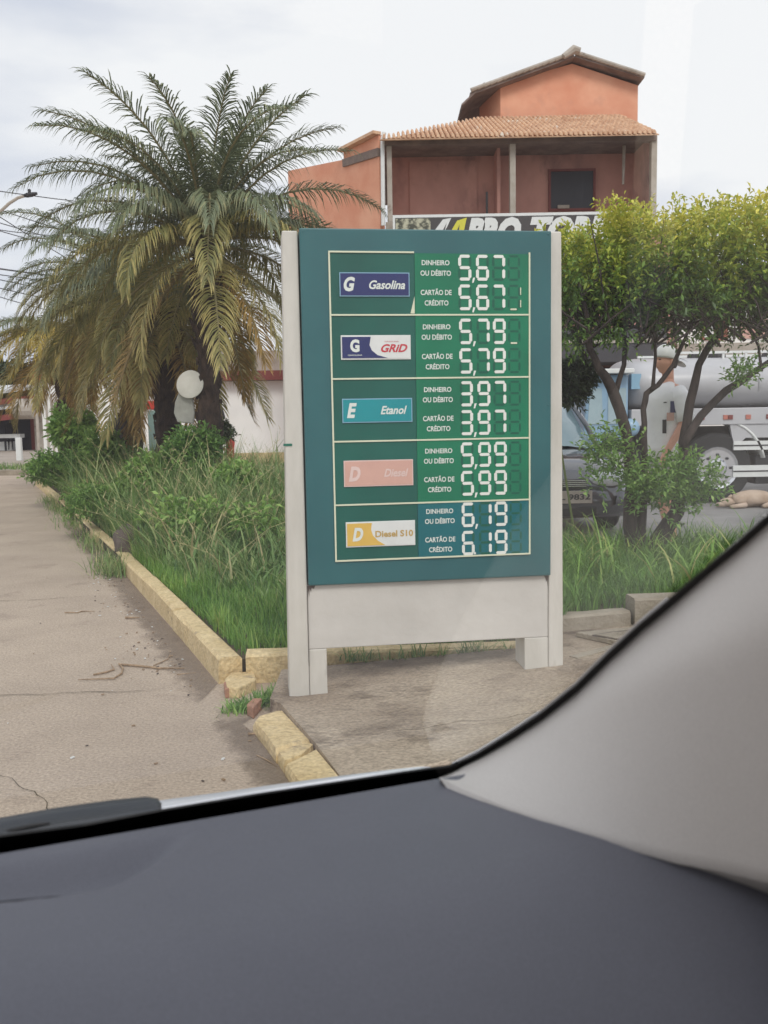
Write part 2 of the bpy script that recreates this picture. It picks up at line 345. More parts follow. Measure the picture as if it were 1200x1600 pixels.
# raised pavement under the price sign
PAV = [tuple(gr(x_, y_, .05).xy) for x_, y_ in ((439, 1108), (485, 1158), (494, 1168), (530, 1213), (565, 1264), (640, 1382))]+[(.2, .9), (3.6, .9), (3.6, 3.9), (1.6, 4.55), (.83, 4.02), (.75, 4.25), (-.5, 4.16), (-.5, 3.72)]
part('pavement', MB().prism(PAV, -.02, pavz), M['pavement'], kind='structure')
part('pavement_edge', MB().prism([(1.6, 4.56), (.84, 4.03), (.87, 3.99), (1.63, 4.52)], -.02, lambda x, y: pavz(x, y)+.004), M['kerbgrey'], kind='structure')
part('drain_apron', MB().prism([(.8, 4.0), (.98, 5.07), (1.42, 5.19), (4.4, 5.4), (4.4, 3.6), (1.7, 4.6)], -.01, .03), M['pavement'], kind='structure')
dc = thing('drain_cover', 'concrete drain cover slab lying on the apron right of the price sign', 'drain cover', gr(955, 1000, .04))
a = [gr(900, 990, .05), gr(955, 985, .05), gr(1060, 975, .05), gr(1100, 985, .05), gr(1000, 1012, .05)]
poly = [(v.x, v.y) for v in a]
part('lid', MB().prism(poly, .03, .06), M['kerbgrey'], dc, world=True, bevel=.006)
b = [(v.x*1.0, v.y) for v in (gr(925, 993, .06), gr(955, 988, .06), gr(1055, 979, .06), gr(1080, 985, .06), gr(995, 1006, .06))]
part('frame_groove', MB().prism(b, .06, .064), M['rock'], dc, world=True)
b = [(v.x, v.y) for v in (gr(931, 992.5, .064), gr(957, 989, .064), gr(1052, 981, .064), gr(1072, 985, .064), gr(994, 1004, .064))]
part('inner_slab', MB().prism(b, .0645, .068), M['kerbgrey'], dc, world=True)
# planting bed soil and its kerb
part('bed_soil', MB().prism(BED, -.02, .095), M['soil'], kind='structure')
kb = thing('kerb', None, None, kind='structure')
def kerb_run(p, q, w, h, mat_, seg=1.0, z=0, side=1, top=0.):
    p, q = Vector(p), Vector(q); d = (q-p); Lh = d.length; d.normalize(); n = Vector((-d.y, d.x))*side
    k = max(1, round(Lh/seg)); 
    for i in range(k):
        s0, s1 = p+d*(Lh*i/k+.004), p+d*(Lh*(i+1)/k-.004)
        hz = h+rnd.uniform(-.006, .006); j = rnd.uniform(-.006, .006); mb = MB()
        # lightly irregular stone made of 5 cross sections
        rowsx = []
        for t in range(6):
            c = s0.lerp(s1, t/5)
            e = [rnd.uniform(-.004, .004) for _ in range(4)]
            pts = [(c+n*(e[0]+j), z-.03), (c+n*(.004+e[1]+j), z+hz-.014), (c+n*(.018+j), z+hz+e[2]), (c+n*(w-.016), z+hz+e[3]), (c+n*w, z+hz-.014), (c+n*w, z-.03)]
            rowsx.append([(a_.x, a_.y, b_) for a_, b_ in pts])
        mb.grid(rowsx, close=True); mb.add(rowsx[0], [(0, 1, 2, 3, 4, 5)]); mb.add(rowsx[-1], [(5, 4, 3, 2, 1, 0)])
        part('kerbstone', mb, mat_, kb)
kerb_run((-.80, 4.20), (-2.27, 7.62), .11, .125, M['kerb'], 1.25, side=-1)
kerb_run((-2.27, 7.65), (-4.85, 13.39), .11, .11, M['kerb'], 1.25, side=-1)
kerb_run((-4.85, 13.39), (-7.35, 18.9), .11, .12, M['kerb'], 1.4, side=-1)
kerb_run((-.68, 4.205), (.74, 4.30), .11, .125, M['kerb'], 1.5, z=.02, side=1)
kerb_run((.74, 4.32), (1.0, 4.98), .11, .12, M['kerbgrey'], 1.2, z=.0, side=1)
kerb_run((1.0, 5.0), (1.43, 5.12), .11, .10, M['kerbgrey'], 1.2, z=.02, side=1)
kerb_run((1.44, 5.1), (4.4, 5.35), .16, .18, M['kerbgrey'], 1.3, z=.02, side=1)
dm = mat('dirt_drift', srgb(138, 122, 106), srgb(108, 94, 80), rough=1, scale=20, bump=.8, bscale=60, grain=90)
t_ = dm.node_tree; n_ = t_.nodes; tr_n = n_.new('ShaderNodeBsdfTransparent'); ms_ = n_.new('ShaderNodeMixShader'); zz = n_.new('ShaderNodeTexNoise'); zz.inputs['Scale'].default_value = 9; zz.inputs['Detail'].default_value = 10; zz.inputs['Roughness'].default_value = .7
at_ = n_.new('ShaderNodeAttribute'); at_.attribute_name = 'edge'; ad = n_.new('ShaderNodeMath'); ad.operation = 'ADD'; rr_ = n_.new('ShaderNodeMapRange'); rr_.inputs[1].default_value = .86; rr_.inputs[2].default_value = 1.15; rr_.inputs[4].default_value = .42
tcn = n_.new('ShaderNodeTexCoord'); t_.links.new(tcn.outputs['Object'], zz.inputs['Vector']); t_.links.new(zz.outputs['Fac'], ad.inputs[0]); t_.links.new(at_.outputs['Fac'], ad.inputs[1]); t_.links.new(ad.outputs[0], rr_.inputs[0])
t_.links.new(rr_.outputs[0], ms_.inputs[0]); t_.links.new(tr_n.outputs[0], ms_.inputs[1]); t_.links.new(n_['Principled BSDF'].outputs[0], ms_.inputs[2]); t_.links.new(ms_.outputs[0], n_['Material Output'].inputs['Surface'])
def drift(pts, w, z, side, name='dirt_drift'):
    vs = []; ed = []; K_ = 4
    for i, p_ in enumerate(pts):
        q_ = Vector(pts[min(i+1, len(pts)-1)])-Vector(pts[max(i-1, 0)]); n2 = Vector((-q_.y, q_.x)).normalized()*side
        for k in range(K_+1): c_ = Vector(p_)+n2*w*k/K_; vs.append((c_.x, c_.y, z(c_.x, c_.y) if callable(z) else z)); ed.append(1-k/K_ if 0 < i < len(pts)-1 else 0)
    fs = [(i*(K_+1)+k, (i+1)*(K_+1)+k, (i+1)*(K_+1)+k+1, i*(K_+1)+k+1) for i in range(len(pts)-1) for k in range(K_)]
    o_ = part(name, MB().add(vs, fs), dm, kind='stuff'); a_ = o_.data.attributes.new('edge', 'FLOAT', 'POINT'); a_.data.foreach_set('value', ed); return o_
tag(drift([(-.86, 3.7), (-.81, 4.19), (-1.2, 5.12), (-1.7, 6.28), (-2.26, 7.6), (-3.4, 10.15), (-4.8, 13.2)], .30, .005, 1), 'dark dirt gathered on the driveway along the foot of the yellow kerb', 'dirt')
tag(drift([(-.5, 3.9), (-.6, 3.6), tuple(gr(400, 1150).xy), tuple(gr(455, 1225).xy), (-.25, 2.5)], .22, .006, -1), 'dirt and crumbs along the near broken kerb on the driveway side', 'dirt')
tag(drift([(-.5, 4.15), (0, 4.19), (.5, 4.22), (.72, 4.24)], .3, lambda x, y: pavz(x, y)+.004, -1), 'dark dirt on the pavement behind the sign legs', 'dirt')
mb = MB(); rc_ = random.Random(4)
def crack(p0, p1, w, n=26, zf=lambda x, y: .0045):
    p0, p1 = Vector(p0), Vector(p1); d_ = (p1-p0).normalized(); n2 = Vector((-d_.y, d_.x)); off = 0; L_ = []; 
    for i in range(n+1):
        off += rc_.gauss(0, .012); c_ = p0.lerp(p1, i/n)+n2*off; ww = w*rc_.uniform(.3, 1)*min(1, 4*i/n+.1, 4*(1-i/n)+.1); L_.append([(c_+n2*ww).to_tuple()+(zf(c_.x, c_.y),), (c_-n2*ww).to_tuple()+(zf(c_.x, c_.y),)])
    mb.grid(L_)
crack((-2.4, 4.02), (-.95, 4.08), .004); crack((-3.6, 2.9), (-2.4, 4.0), .003); crack((-1.0, 2.7), (-1.6, 3.6), .0025); crack((-3.4, 6.2), (-2.1, 6.5), .004); crack((-.2, 3.2), (1.2, 3.5), .003, 26, lambda x, y: pavz(x, y)+.003)
part('crack_lines', mb, M['soil'], kind='stuff')
tag(bpy.data.objects['crack_lines'], 'thin jagged cracks in the driveway and pavement concrete', 'cracks')
# near kerb beside the pavement: broken painted blocks
nk = thing('near_kerb', None, None, kind='structure')
def kblock(px, h=.05, m_=M['kerb']):
    P = [gr(x, y, h) for x, y in px]; mb = MB(); n = len(P)
    c = sum(P, Vector())/n
    base = [Vector((v.x+(v.x-c.x)*.03, v.y+(v.y-c.y)*.03, -.03)) for v in P]
    low = [Vector((v.x+(v.x-c.x)*.03, v.y+(v.y-c.y)*.03, h-.02)) for v in P]
    top = [Vector((c.x+(v.x-c.x)*.93, c.y+(v.y-c.y)*.93, h+.004*((i % 2)))) for i, v in enumerate(P)]
    mb.grid([base, low, top], close=True); mb.add(top, [tuple(range(n))])
    return part('kerbstone', mb, m_, nk, smooth=False)
kblock([(396, 1127), (404, 1119), (432, 1109), (441, 1110), (486, 1157), (462, 1163), (431, 1172), (415, 1150)])
kblock([(433, 1174), (464, 1165), (487, 1160), (492, 1164), (470, 1180), (444, 1191)], .042)
kblock([(446, 1192), (472, 1181), (494, 1168), (530, 1213), (560, 1260), (500, 1275), (472, 1232)])
kblock([(500, 1277), (562, 1262), (640, 1380), (560, 1395)])
tag(part('kerb_chunk', (lambda mb: mb.prism([(v.x, v.y) for v in (gr(352, 1076, 0), gr(362, 1066, 0), (gr(398, 1064, 0)), gr(401, 1078, 0), gr(372, 1092, 0), gr(355, 1090, 0))], -.005, .05))(MB()), M['kerb'], bevel=.008),
    'broken cream kerb chunk with brick red end, lying at the bed corner', 'rubble')
tag(part('brick_shard', MB().prism([(v.x, v.y) for v in (gr(350, 1080), gr(358, 1079), gr(360, 1090), gr(352, 1092))], .0, .045), M['brick'], bevel=.004), 'red brick shard at the left tip of the cream kerb chunk', 'rubble')
tag(part('brick_shard', MB().prism([(v.x, v.y) for v in (gr(386, 1118), gr(396, 1108), gr(410, 1108), (gr(396, 1124)))], .0, .05), M['brick'], bevel=.004), 'red brick shard between the weeds and the first near kerb block', 'rubble')

# ================================================================== PRICE SIGN
SU = lambda x: x
ZB = .08
sg = thing('price_sign', 'tall teal fuel price board on weathered white posts, on the raised pavement', 'price sign', (-.4213, 3.7557, ZB), R(8.03))
def sbox(name, u0, u1, w0, w1, y0, y1, m_, bevel=0, **k): return part(name, MB().box(u0, u1, y0, y1, w0-ZB, w1-ZB), m_, sg, bevel=bevel, **k)
def post(u0, u1, w0, w1, y0, y1, taper): 
    mb = MB(); mb.slab([(u0, w0-ZB), (u1, w0-ZB), (u1, w1-ZB), (u0+taper, w1-ZB)], y0, y1); return part('post', mb, M['white_post'], sg, bevel=.006)
post(.0, .088, .06, 2.025, .0, .16, .024)
mb = MB(); mb.slab([(1.158, .13-ZB), (1.226, .13-ZB), (1.212, 2.035-ZB), (1.158, 2.035-ZB)], .0, .16); part('post', mb, M['white_post'], sg, bevel=.006)
sbox('leg', .0895, .166, .06, .2705, .004, .15, M['white_post'], .004)
sbox('leg', 1.048, 1.1565, .12, .2705, .004, .15, M['white_post'], .004)
sbox('lower_panel', .0895, 1.1565, .2712, .551, .006, .13, M['sheet'], .004)
sbox('cabinet', .094, 1.160, .553, 2.032, -.022, .13, M['teal'], .006)
sbox('green_mark', .006, .042, 1.146, 1.156, -.003, .01, flat('mark_green', srgb(30, 110, 90)))
ws = [1.937, 1.682, 1.4205, 1.1605, .8935, .656]
FY = -.022
for i in range(5):
    t, b = ws[i]-.0035, ws[i+1]+.0035
    part('product_panel', MB().box(.2165, .5665, FY-.003, FY+.004, b-ZB, t-ZB), M['cell'], sg)
    part('price_panel', MB().box(.5680, 1.0575, FY-.005, FY+.004, b-ZB, t-ZB), M['tealrow'] if i == 4 else M['green'], sg)
mb = MB()
for i, w in enumerate(ws):
    mb.box(.2125, 1.0625 if i else .566, FY-.0085, FY+.003, w-.0033-ZB, w+.0033-ZB)
    part('row_divider', mb, M['cream'], sg); mb = MB()
part('display_border', MB().box(.2095, .2162, FY-.008, FY+.003, .6527-ZB, 1.9403-ZB), M['cream'], sg)
part('display_border', MB().box(1.0578, 1.0645, FY-.008, FY+.003, .6527-ZB, 1.9403-ZB), M['cream'], sg)
part('peeled_corner', MB().slab([(.548, 1.688-ZB), (.566, 1.688-ZB), (.566, 1.758-ZB)], FY-.0055, FY), M['cream'], sg)
def badge(u0, u1, w0, w1, edge, face, name='product_badge'):
    part(name, MB().box(u0, u1, FY-.009, FY, w0-ZB, w1-ZB).box(u0+.004, u1-.004, FY-.0105, FY-.0085, w0+.004-ZB, w1-.004-ZB, 1), [edge, face], sg)
def lab(s, u0, u1, w0, w1, m_, off=.02, shear=0, y=None, name='lettering'):
    return part(name, text(s, u0, u1, w0-ZB, w1-ZB, (FY-.0115) if y is None else y, off, shear), m_, sg)
badge(.253, .545, 1.757, 1.854, M['badgeblue'], M['navy']); lab('G', .270, .317, 1.777, 1.836, M['txt'], .045, .25); lab('Gasolina', .375, .526, 1.786, 1.822, M['txt'], .025, .3)
badge(.253, .546, 1.499, 1.599, M['badgewhite'], M['badgewhite'])
part('badge_swoosh', MB().slab([(.258, 1.505-ZB), (.448, 1.505-ZB), (.405, 1.517-ZB), (.382, 1.536-ZB), (.372, 1.558-ZB), (.378, 1.592-ZB), (.258, 1.592-ZB)], FY-.0115, FY-.009), M['navy'], sg)
lab('G', .291, .330, 1.529, 1.582, M['txt'], .05, 0, FY-.0125); lab('GASOLINA', .281, .341, 1.514, 1.520, M['txt'], .01, 0, FY-.0125)
lab('GRiD', .420, .532, 1.528, 1.562, M['red'], .03, .35); lab('GASOLINA', .436, .496, 1.570, 1.575, M['red'], .0, 0)
badge(.253, .549, 1.238, 1.338, M['badgeblue'], M['etanol']); lab('E', .272, .314, 1.258, 1.320, M['txt'], .045, .25); lab('Etanol', .414, .526, 1.271, 1.306, M['txt'], .025, .3)
badge(.254, .549, .970, 1.080, M['pinktxt'], M['pink']); lab('D', .274, .324, .992, 1.055, M['pinktxt'], .05, .25); lab('Diesel', .424, .528, 1.008, 1.042, M['pinktxt'], .025, .3)
badge(.257, .554, .713, .820, M['badgewhite'], M['badgewhite'])
part('badge_swoosh', MB().slab([(.262, .718-ZB), (.424, .718-ZB), (.392, .738-ZB), (.372, .760-ZB), (.364, .785-ZB), (.368, .814-ZB), (.262, .814-ZB)], FY-.0115, FY-.009), M['yellow'], sg)
lab('D', .284, .330, .738, .796, M['txt'], .05, .25, FY-.0125); lab('Diesel S10', .382, .545, .752, .780, M['yellowtxt'], .03, 0)
# seven segment price digits
SEG = {'5': 'acdfg', '6': 'acdefg', '7': 'abc', '9': 'abcdfg', '3': 'abcdg', '1': 'bc', ' ': ''}
def segpoly(k, x, z, w, h, t, g=.0035):
    hh = h/2; c = t*.42
    def H(zc): return [(x+g, zc), (x+g+c, zc+t/2), (x+w-g-c, zc+t/2), (x+w-g, zc), (x+w-g-c, zc-t/2), (x+g+c, zc-t/2)]
    def V(xc, z0, z1): return [(xc, z0+g), (xc+t/2, z0+g+c), (xc+t/2, z1-g-c), (xc, z1-g), (xc-t/2, z1-g-c), (xc-t/2, z0+g+c)]
    return {'a': H(z+h-t/2), 'g': H(z+hh), 'd': H(z+t/2), 'f': V(x+t/2, z+hh, z+h-t*.3), 'e': V(x+t/2, z+t*.3, z+hh),
            'b': V(x+w-t/2, z+hh, z+h-t*.3), 'c': V(x+w-t/2, z+t*.3, z+hh)}[k]
tops = [1.929, 1.807, 1.666, 1.543, 1.405, 1.283, 1.146, 1.024, .888, .765]
prices = ['567', '567', '579', '579', '397', '397', '599', '599', '619', '619']
for i, (tp, pr) in enumerate(zip(tops, prices)):
    z = tp-.106-ZB; du = .0015*(i//2)
    for j, ch in enumerate(pr):
        x = (.753, .829, .899)[j]+du; mb = MB()
        for k in 'abcdefg':
            on = k in SEG[ch]
            mb.slab(segpoly(k, x, z, .056, .106, .0125 if on else .010, .0052 if on else .006), FY-.0075 if on else FY-.0058, FY, 0 if on else 1)
        part('price_digit', mb, [M['seg'], M['segoff']], sg)
    mb = MB()
    for k in 'abcdefg': mb.slab(segpoly(k, .966+du, z, .054, .106, .009, .007), FY-.0056, FY, 0)
    part('blank_digit', mb, M['segoff'], sg)
    if i in (1, 2):
        mb = MB().slab(segpoly('d', .966+du, z, .05, .106, .007, .01), FY-.008, FY, 0)
        if i == 1: mb.slab(segpoly('b', .964+du, z, .06, .106, .004, .01), FY-.008, FY, 0); mb.slab(segpoly('c', .964+du, z, .06, .106, .004, .01), FY-.008, FY, 0)
        part('half_flipped_segment', mb, M['cream'], sg)
    mb = MB()
    if i == 9: mb.box(.812, .820, FY-.0075, FY, z+.003, z+.012)
    else: mb.slab([(.812+du, z-.009), (.818+du, z-.009), (.825+du, z+.012), (.816+du, z+.012)], FY-.0075, FY)
    part('decimal_mark', mb, M['seg'], sg)
    s, a, b = (('DINHEIRO', .598, .716), ('CARTÃO DE', .592, .724))[i % 2]
    s2, a2, b2 = (('OU DÉBITO', .592, .722), ('CRÉDITO', .608, .710))[i % 2]
    t0 = tp-.023-ZB+ZB
    lab(s, a+du, b+du, t0-.021, t0+(.006 if i % 2 else 0), M['txt'], .022, 0, FY-.0062)
    lab(s2, a2+du, b2+du, t0-.064, t0-.037, M['txt'], .022, 0, FY-.0062)
part('stain', MB().slab([(u_, w_-ZB) for u_, w_ in ((.091, .5505), (.125, .5505), (.118, .535), (.108, .539), (.105, .52), (.100, .536), (.097, .50), (.094, .53), (.0915, .49))], .0045, .006), M['rock'], sg)
part('stain', MB().slab([(u_, w_-ZB) for u_, w_ in ((1.135, .5505), (1.156, .5505), (1.155, .50), (1.151, .53), (1.147, .52), (1.143, .54))], .0045, .006), M['rock'], sg)
for u_, w_ in ((.108, 2.018), (1.146, 2.018), (.108, .566), (1.146, .566), (.108, 1.3), (1.146, 1.3)):
    part('screw', MB().lathe([(.004, 0), (.004, .002), (.001, .003)], 8, Matrix.Translation((u_, -.0215, w_-ZB)) @ Matrix.Rotation(R(90), 4, 'X')), M['teal'], sg)
part('drip_stain', MB().box(.0885, .0893, -.0005, .004, .2-ZB, .55-ZB), M['rock'], sg)

# ================================================================== PLANTS: generic builders
def blades(P, h, w, lean, curl, rs, seg=3, up=.0):
    n = len(P); az = rs.uniform(0, 2*PI, n); d = np.c_[np.cos(az), np.sin(az)]; side = np.c_[-np.sin(az), np.cos(az)]
    V = np.zeros((n, seg*2+1, 3), np.float32); ang = lean.copy(); pos = P.copy().astype(float)
    for k in range(seg+1):
        ww = w*(1-(k/seg)**1.7)
        if k < seg:
            V[:, 2*k, :2] = pos[:, :2]+side*ww[:, None]/2; V[:, 2*k+1, :2] = pos[:, :2]-side*ww[:, None]/2
            V[:, 2*k, 2] = V[:, 2*k+1, 2] = pos[:, 2]
            st = h/seg; pos[:, :2] += d*(np.sin(ang)*st)[:, None]; pos[:, 2] += np.cos(ang)*st; ang = ang+curl/seg
        else: V[:, 2*k] = pos
    T = []; b = (np.arange(n)*(seg*2+1))[:, None]
    for k in range(seg-1): T += [b+[2*k, 2*k+1, 2*k+3], b+[2*k, 2*k+3, 2*k+2]]
    T.append(b+[2*seg-2, 2*seg-1, 2*seg])
    T = np.stack(T, 1).reshape(-1, 3)
    return V.reshape(-1, 3), T, 2*(seg-1)+1
def grass(name, region, n, hr, wr, lean, curl, m_, z=.095, bbox=None, seg=3, hfun=None, seed=1, tbias=0, **props):
    rs = np.random.default_rng(seed); xs = [p[0] for p in region]; ys = [p[1] for p in region]
    P = np.c_[rs.uniform(min(xs), max(xs), n*3), rs.uniform(min(ys), max(ys), n*3)]
    P = P[inpoly(P, region)][:n]; n = len(P)
    cl = np.sin(P[:, 0]*5.1+1)*np.sin(P[:, 1]*4.3)+.6*np.sin(P[:, 0]*11+P[:, 1]*9)
    h = rs.uniform(*hr, n)*(1+.22*cl)
    if hfun is not None: h = h*hfun(P)
    w = rs.uniform(*wr, n)
    V, T, k = blades(np.c_[P, np.full(n, z)], h, w, rs.uniform(*lean, n), rs.uniform(*curl, n), rs, seg)
    ti = np.repeat(np.clip(rs.beta(2, 2.4, n)+.12*cl+tbias, 0, 1), k)
    me = npmesh(name, V, T, m_, ti); o = fin(name, me, None, props=dict(kind='stuff'))
    return o
inner = lambda poly, s=0: poly
G1 = [(-.70, 4.31), (-2.17, 7.64), (-1.2, 8.4), (.6, 6.6), (.64, 4.48)]
tag(grass('lawn_grass', G1, 26000, (.09, .17), (.004, .008), (0, .5), (.2, 1.3), M['grass'], seed=3), 'lush short green grass filling the bed inside the yellow kerb', 'grass')
G2 = [(-1.1, 5.6), (-2.2, 7.75), (-4.7, 13.4), (-7.0, 18.7), (-5.9, 19.4), (-2.7, 14), (-.3, 10), (.4, 8), (.3, 5.6), (-.35, 5.0)]
tag(grass('tall_grass', G2, 46000, (.34, .78), (.007, .017), (.02, .5), (.3, 1.8), M['tallgrass'], seg=4, seed=5,
      hfun=lambda P: np.clip((P[:, 1]-4.9)/2.8, .3, 1.25)*np.clip(.45+np.minimum((P[:, 0]+P[:, 1]*.44-1.15)/.9, 1.0)*.55, .3, 1)), 'tall arching overgrown grass on the bed around the palm trunks', 'grass')
GL = [(-1.2, 6.0), (-2.4, 8.2), (-4.6, 13), (-3.4, 13.6), (-.6, 9.8), (.2, 7), (-.3, 5.6)]
tag(grass('reed_grass', GL, 3400, (.5, 1.05), (.012, .024), (.05, .5), (.6, 2.2), M['tallgrass'], seed=15, seg=5, tbias=.1,
      hfun=lambda P: np.clip((P[:, 1]-4.7)/3.2, .3, 1.1)), 'long broad arching reed blades rising from the overgrown bed', 'grass')
GB = [(-2.9, 9.6), (-4.3, 12.6), (-3.9, 12.9), (-2.3, 10)]
tag(grass('brown_weeds', GB, 3000, (.25, .5), (.006, .012), (.05, .7), (.3, 1.5), M['straw'], seed=16), 'patch of reddish brown seeding weeds beside the kerb before the palms', 'weeds')
G3 = [(.80, 4.6), (1.05, 5.1), (1.5, 5.3), (4.3, 5.55), (4.3, 7.4), (1.2, 7.8), (-.2, 8.6), (.1, 6)]
tag(grass('verge_grass', G3, 24000, (.14, .27), (.005, .010), (.05, .6), (.4, 1.6), M['grass'], seed=8, tbias=-.2, hfun=lambda P: .75+.5*np.sin(P[:, 0]*6.3+P[:, 1]*3)**2), 'thick green grass under the clipped tree right of the sign', 'grass')
G4 = [(1.15, 5.4), (4.0, 5.6), (4.0, 7.3), (1.2, 7.6)]
tag(grass('arching_grass', G4, 600, (.3, .52), (.012, .02), (.1, .5), (.8, 2.0), M['grass'], seed=9, seg=5, tbias=.15), 'long arching blades rising from the grass under the clipped tree', 'grass')
G5 = [(-30, 22.95), (-7, 22.95), (-7, 24.3), (-30, 24.3)]
tag(grass('weed_strip', G5, 6000, (.1, .25), (.01, .03), (0, .6), (.2, 1.2), M['tallgrass'], z=.12, seed=10), 'thin strip of weeds behind the far kerb', 'weeds')
def strip(name, pts, n, hr, wid, m_, seed, label, z=0):
    rs = np.random.default_rng(seed); pts = np.array(pts); t = rs.uniform(0, len(pts)-1-1e-6, n); i = t.astype(int)
    P = pts[i]+(pts[i+1]-pts[i])*(t-i)[:, None]+rs.normal(0, wid, (n, 2))
    keep = np.sin(t*9)+np.sin(t*23) > -.3; P = P[keep]; n = len(P)
    V, T, k = blades(np.c_[P, np.full(n, z)], rs.uniform(*hr, n), rs.uniform(.004, .01, n), rs.uniform(.1, .9, n), rs.uniform(.3, 1.6, n), rs)
    return tag(fin(name, npmesh(name, V, T, m_, np.repeat(rs.uniform(.2, 1, n), k)), props=dict(kind='stuff')), label, 'weeds')
strip('kerb_weeds', [(-2.2, 7.3), (-2.4, 7.8), (-3.4, 10.1), (-4.8, 13.2), (-5.6, 15)], 2600, (.06, .26), .09, M['tallgrass'], 21, 'weeds spilling over the far part of the bed kerb')
strip('gap_weeds', [tuple(gr(368, 1112).xy), tuple(gr(392, 1106).xy), tuple(gr(420, 1098).xy), tuple(gr(436, 1085).xy)], 900, (.03, .085), .035, M['leafy'], 22, 'low weeds growing in the gap of the broken yellow kerb')
strip('sign_foot_weeds', [(-.2, 4.2), (.2, 4.22), (.6, 4.26)], 360, (.03, .14), .02, M['tallgrass'], 23, 'sparse weeds along the kerb behind the legs of the sign', z=.1)

def leaves(C, D, Ls, Ws, rs, fold=.25):
    """C base points, D directions (unit), diamond leaves of 4 tris with a fold and a tip droop"""
    n = len(C); up = rs.normal(0, .45, (n, 3)); up[:, 2] += 1; S = np.cross(D, up); S /= np.linalg.norm(S, axis=1)[:, None]+1e-9; Nn = np.cross(S, D)
    L_ = Ls[:, None]; w = Ws[:, None]
    p0 = C; m = C+D*L_*.5-Nn*0; a = m+S*w*.5+Nn*w*fold; b = m-S*w*.5+Nn*w*fold; t = C+D*L_; t[:, 2] -= Ls*.15
    V = np.stack([p0, a, b, t], 1).reshape(-1, 3); i = (np.arange(n)*4)[:, None]
    T = np.stack([i+[0, 1, 3], i+[0, 3, 2]], 1).reshape(-1, 3)
    return V, T, 2
def unit(v): return v/(np.linalg.norm(v, axis=-1, keepdims=True)+1e-9)
def foliage(name, blobs, nspr, per, Lr, Wr, m_, seed, tintf, shell=.55, sprig=.12, upb=.5, parent=None, **props):
    """blobs: (cx,cy,cz,rx,ry,rz); sprigs of leaves on short twigs spread through the volume"""
    rs = np.random.default_rng(seed); B = np.array(blobs, float); vol = B[:, 3]*B[:, 4]*B[:, 5]; idx = rs.choice(len(B), nspr, p=vol**.8/np.sum(vol**.8))
    d = unit(rs.normal(0, 1, (nspr, 3))); r = shell+(1-shell)*rs.random(nspr)**.6; r = np.where(rs.random(nspr) < .25, rs.random(nspr), r)
    c = B[idx, :3]+d*B[idx, 3:]*r[:, None]*(1+.10*rs.normal(0, 1, (nspr, 1)))
    td = unit(d*np.array([1, 1, .8])+rs.normal(0, .45, (nspr, 3))+[0, 0, upb])
    k = np.tile(np.arange(per), nspr); c2 = np.repeat(c, per, 0); t2 = np.repeat(td, per, 0)
    sid = unit(rs.normal(0, 1, (nspr*per, 3))); ld = unit(t2*.8+sid*.9)
    base = c2+t2*(k/per)[:, None]*sprig
    n = len(base); V, T, q = leaves(base, ld, rs.uniform(*Lr, n), rs.uniform(*Wr, n), rs)
    tt = np.repeat(tintf(base, k/per, rs), q)
    return fin(name, npmesh(name, V, T, m_, tt), parent, parent is not None, props=props)

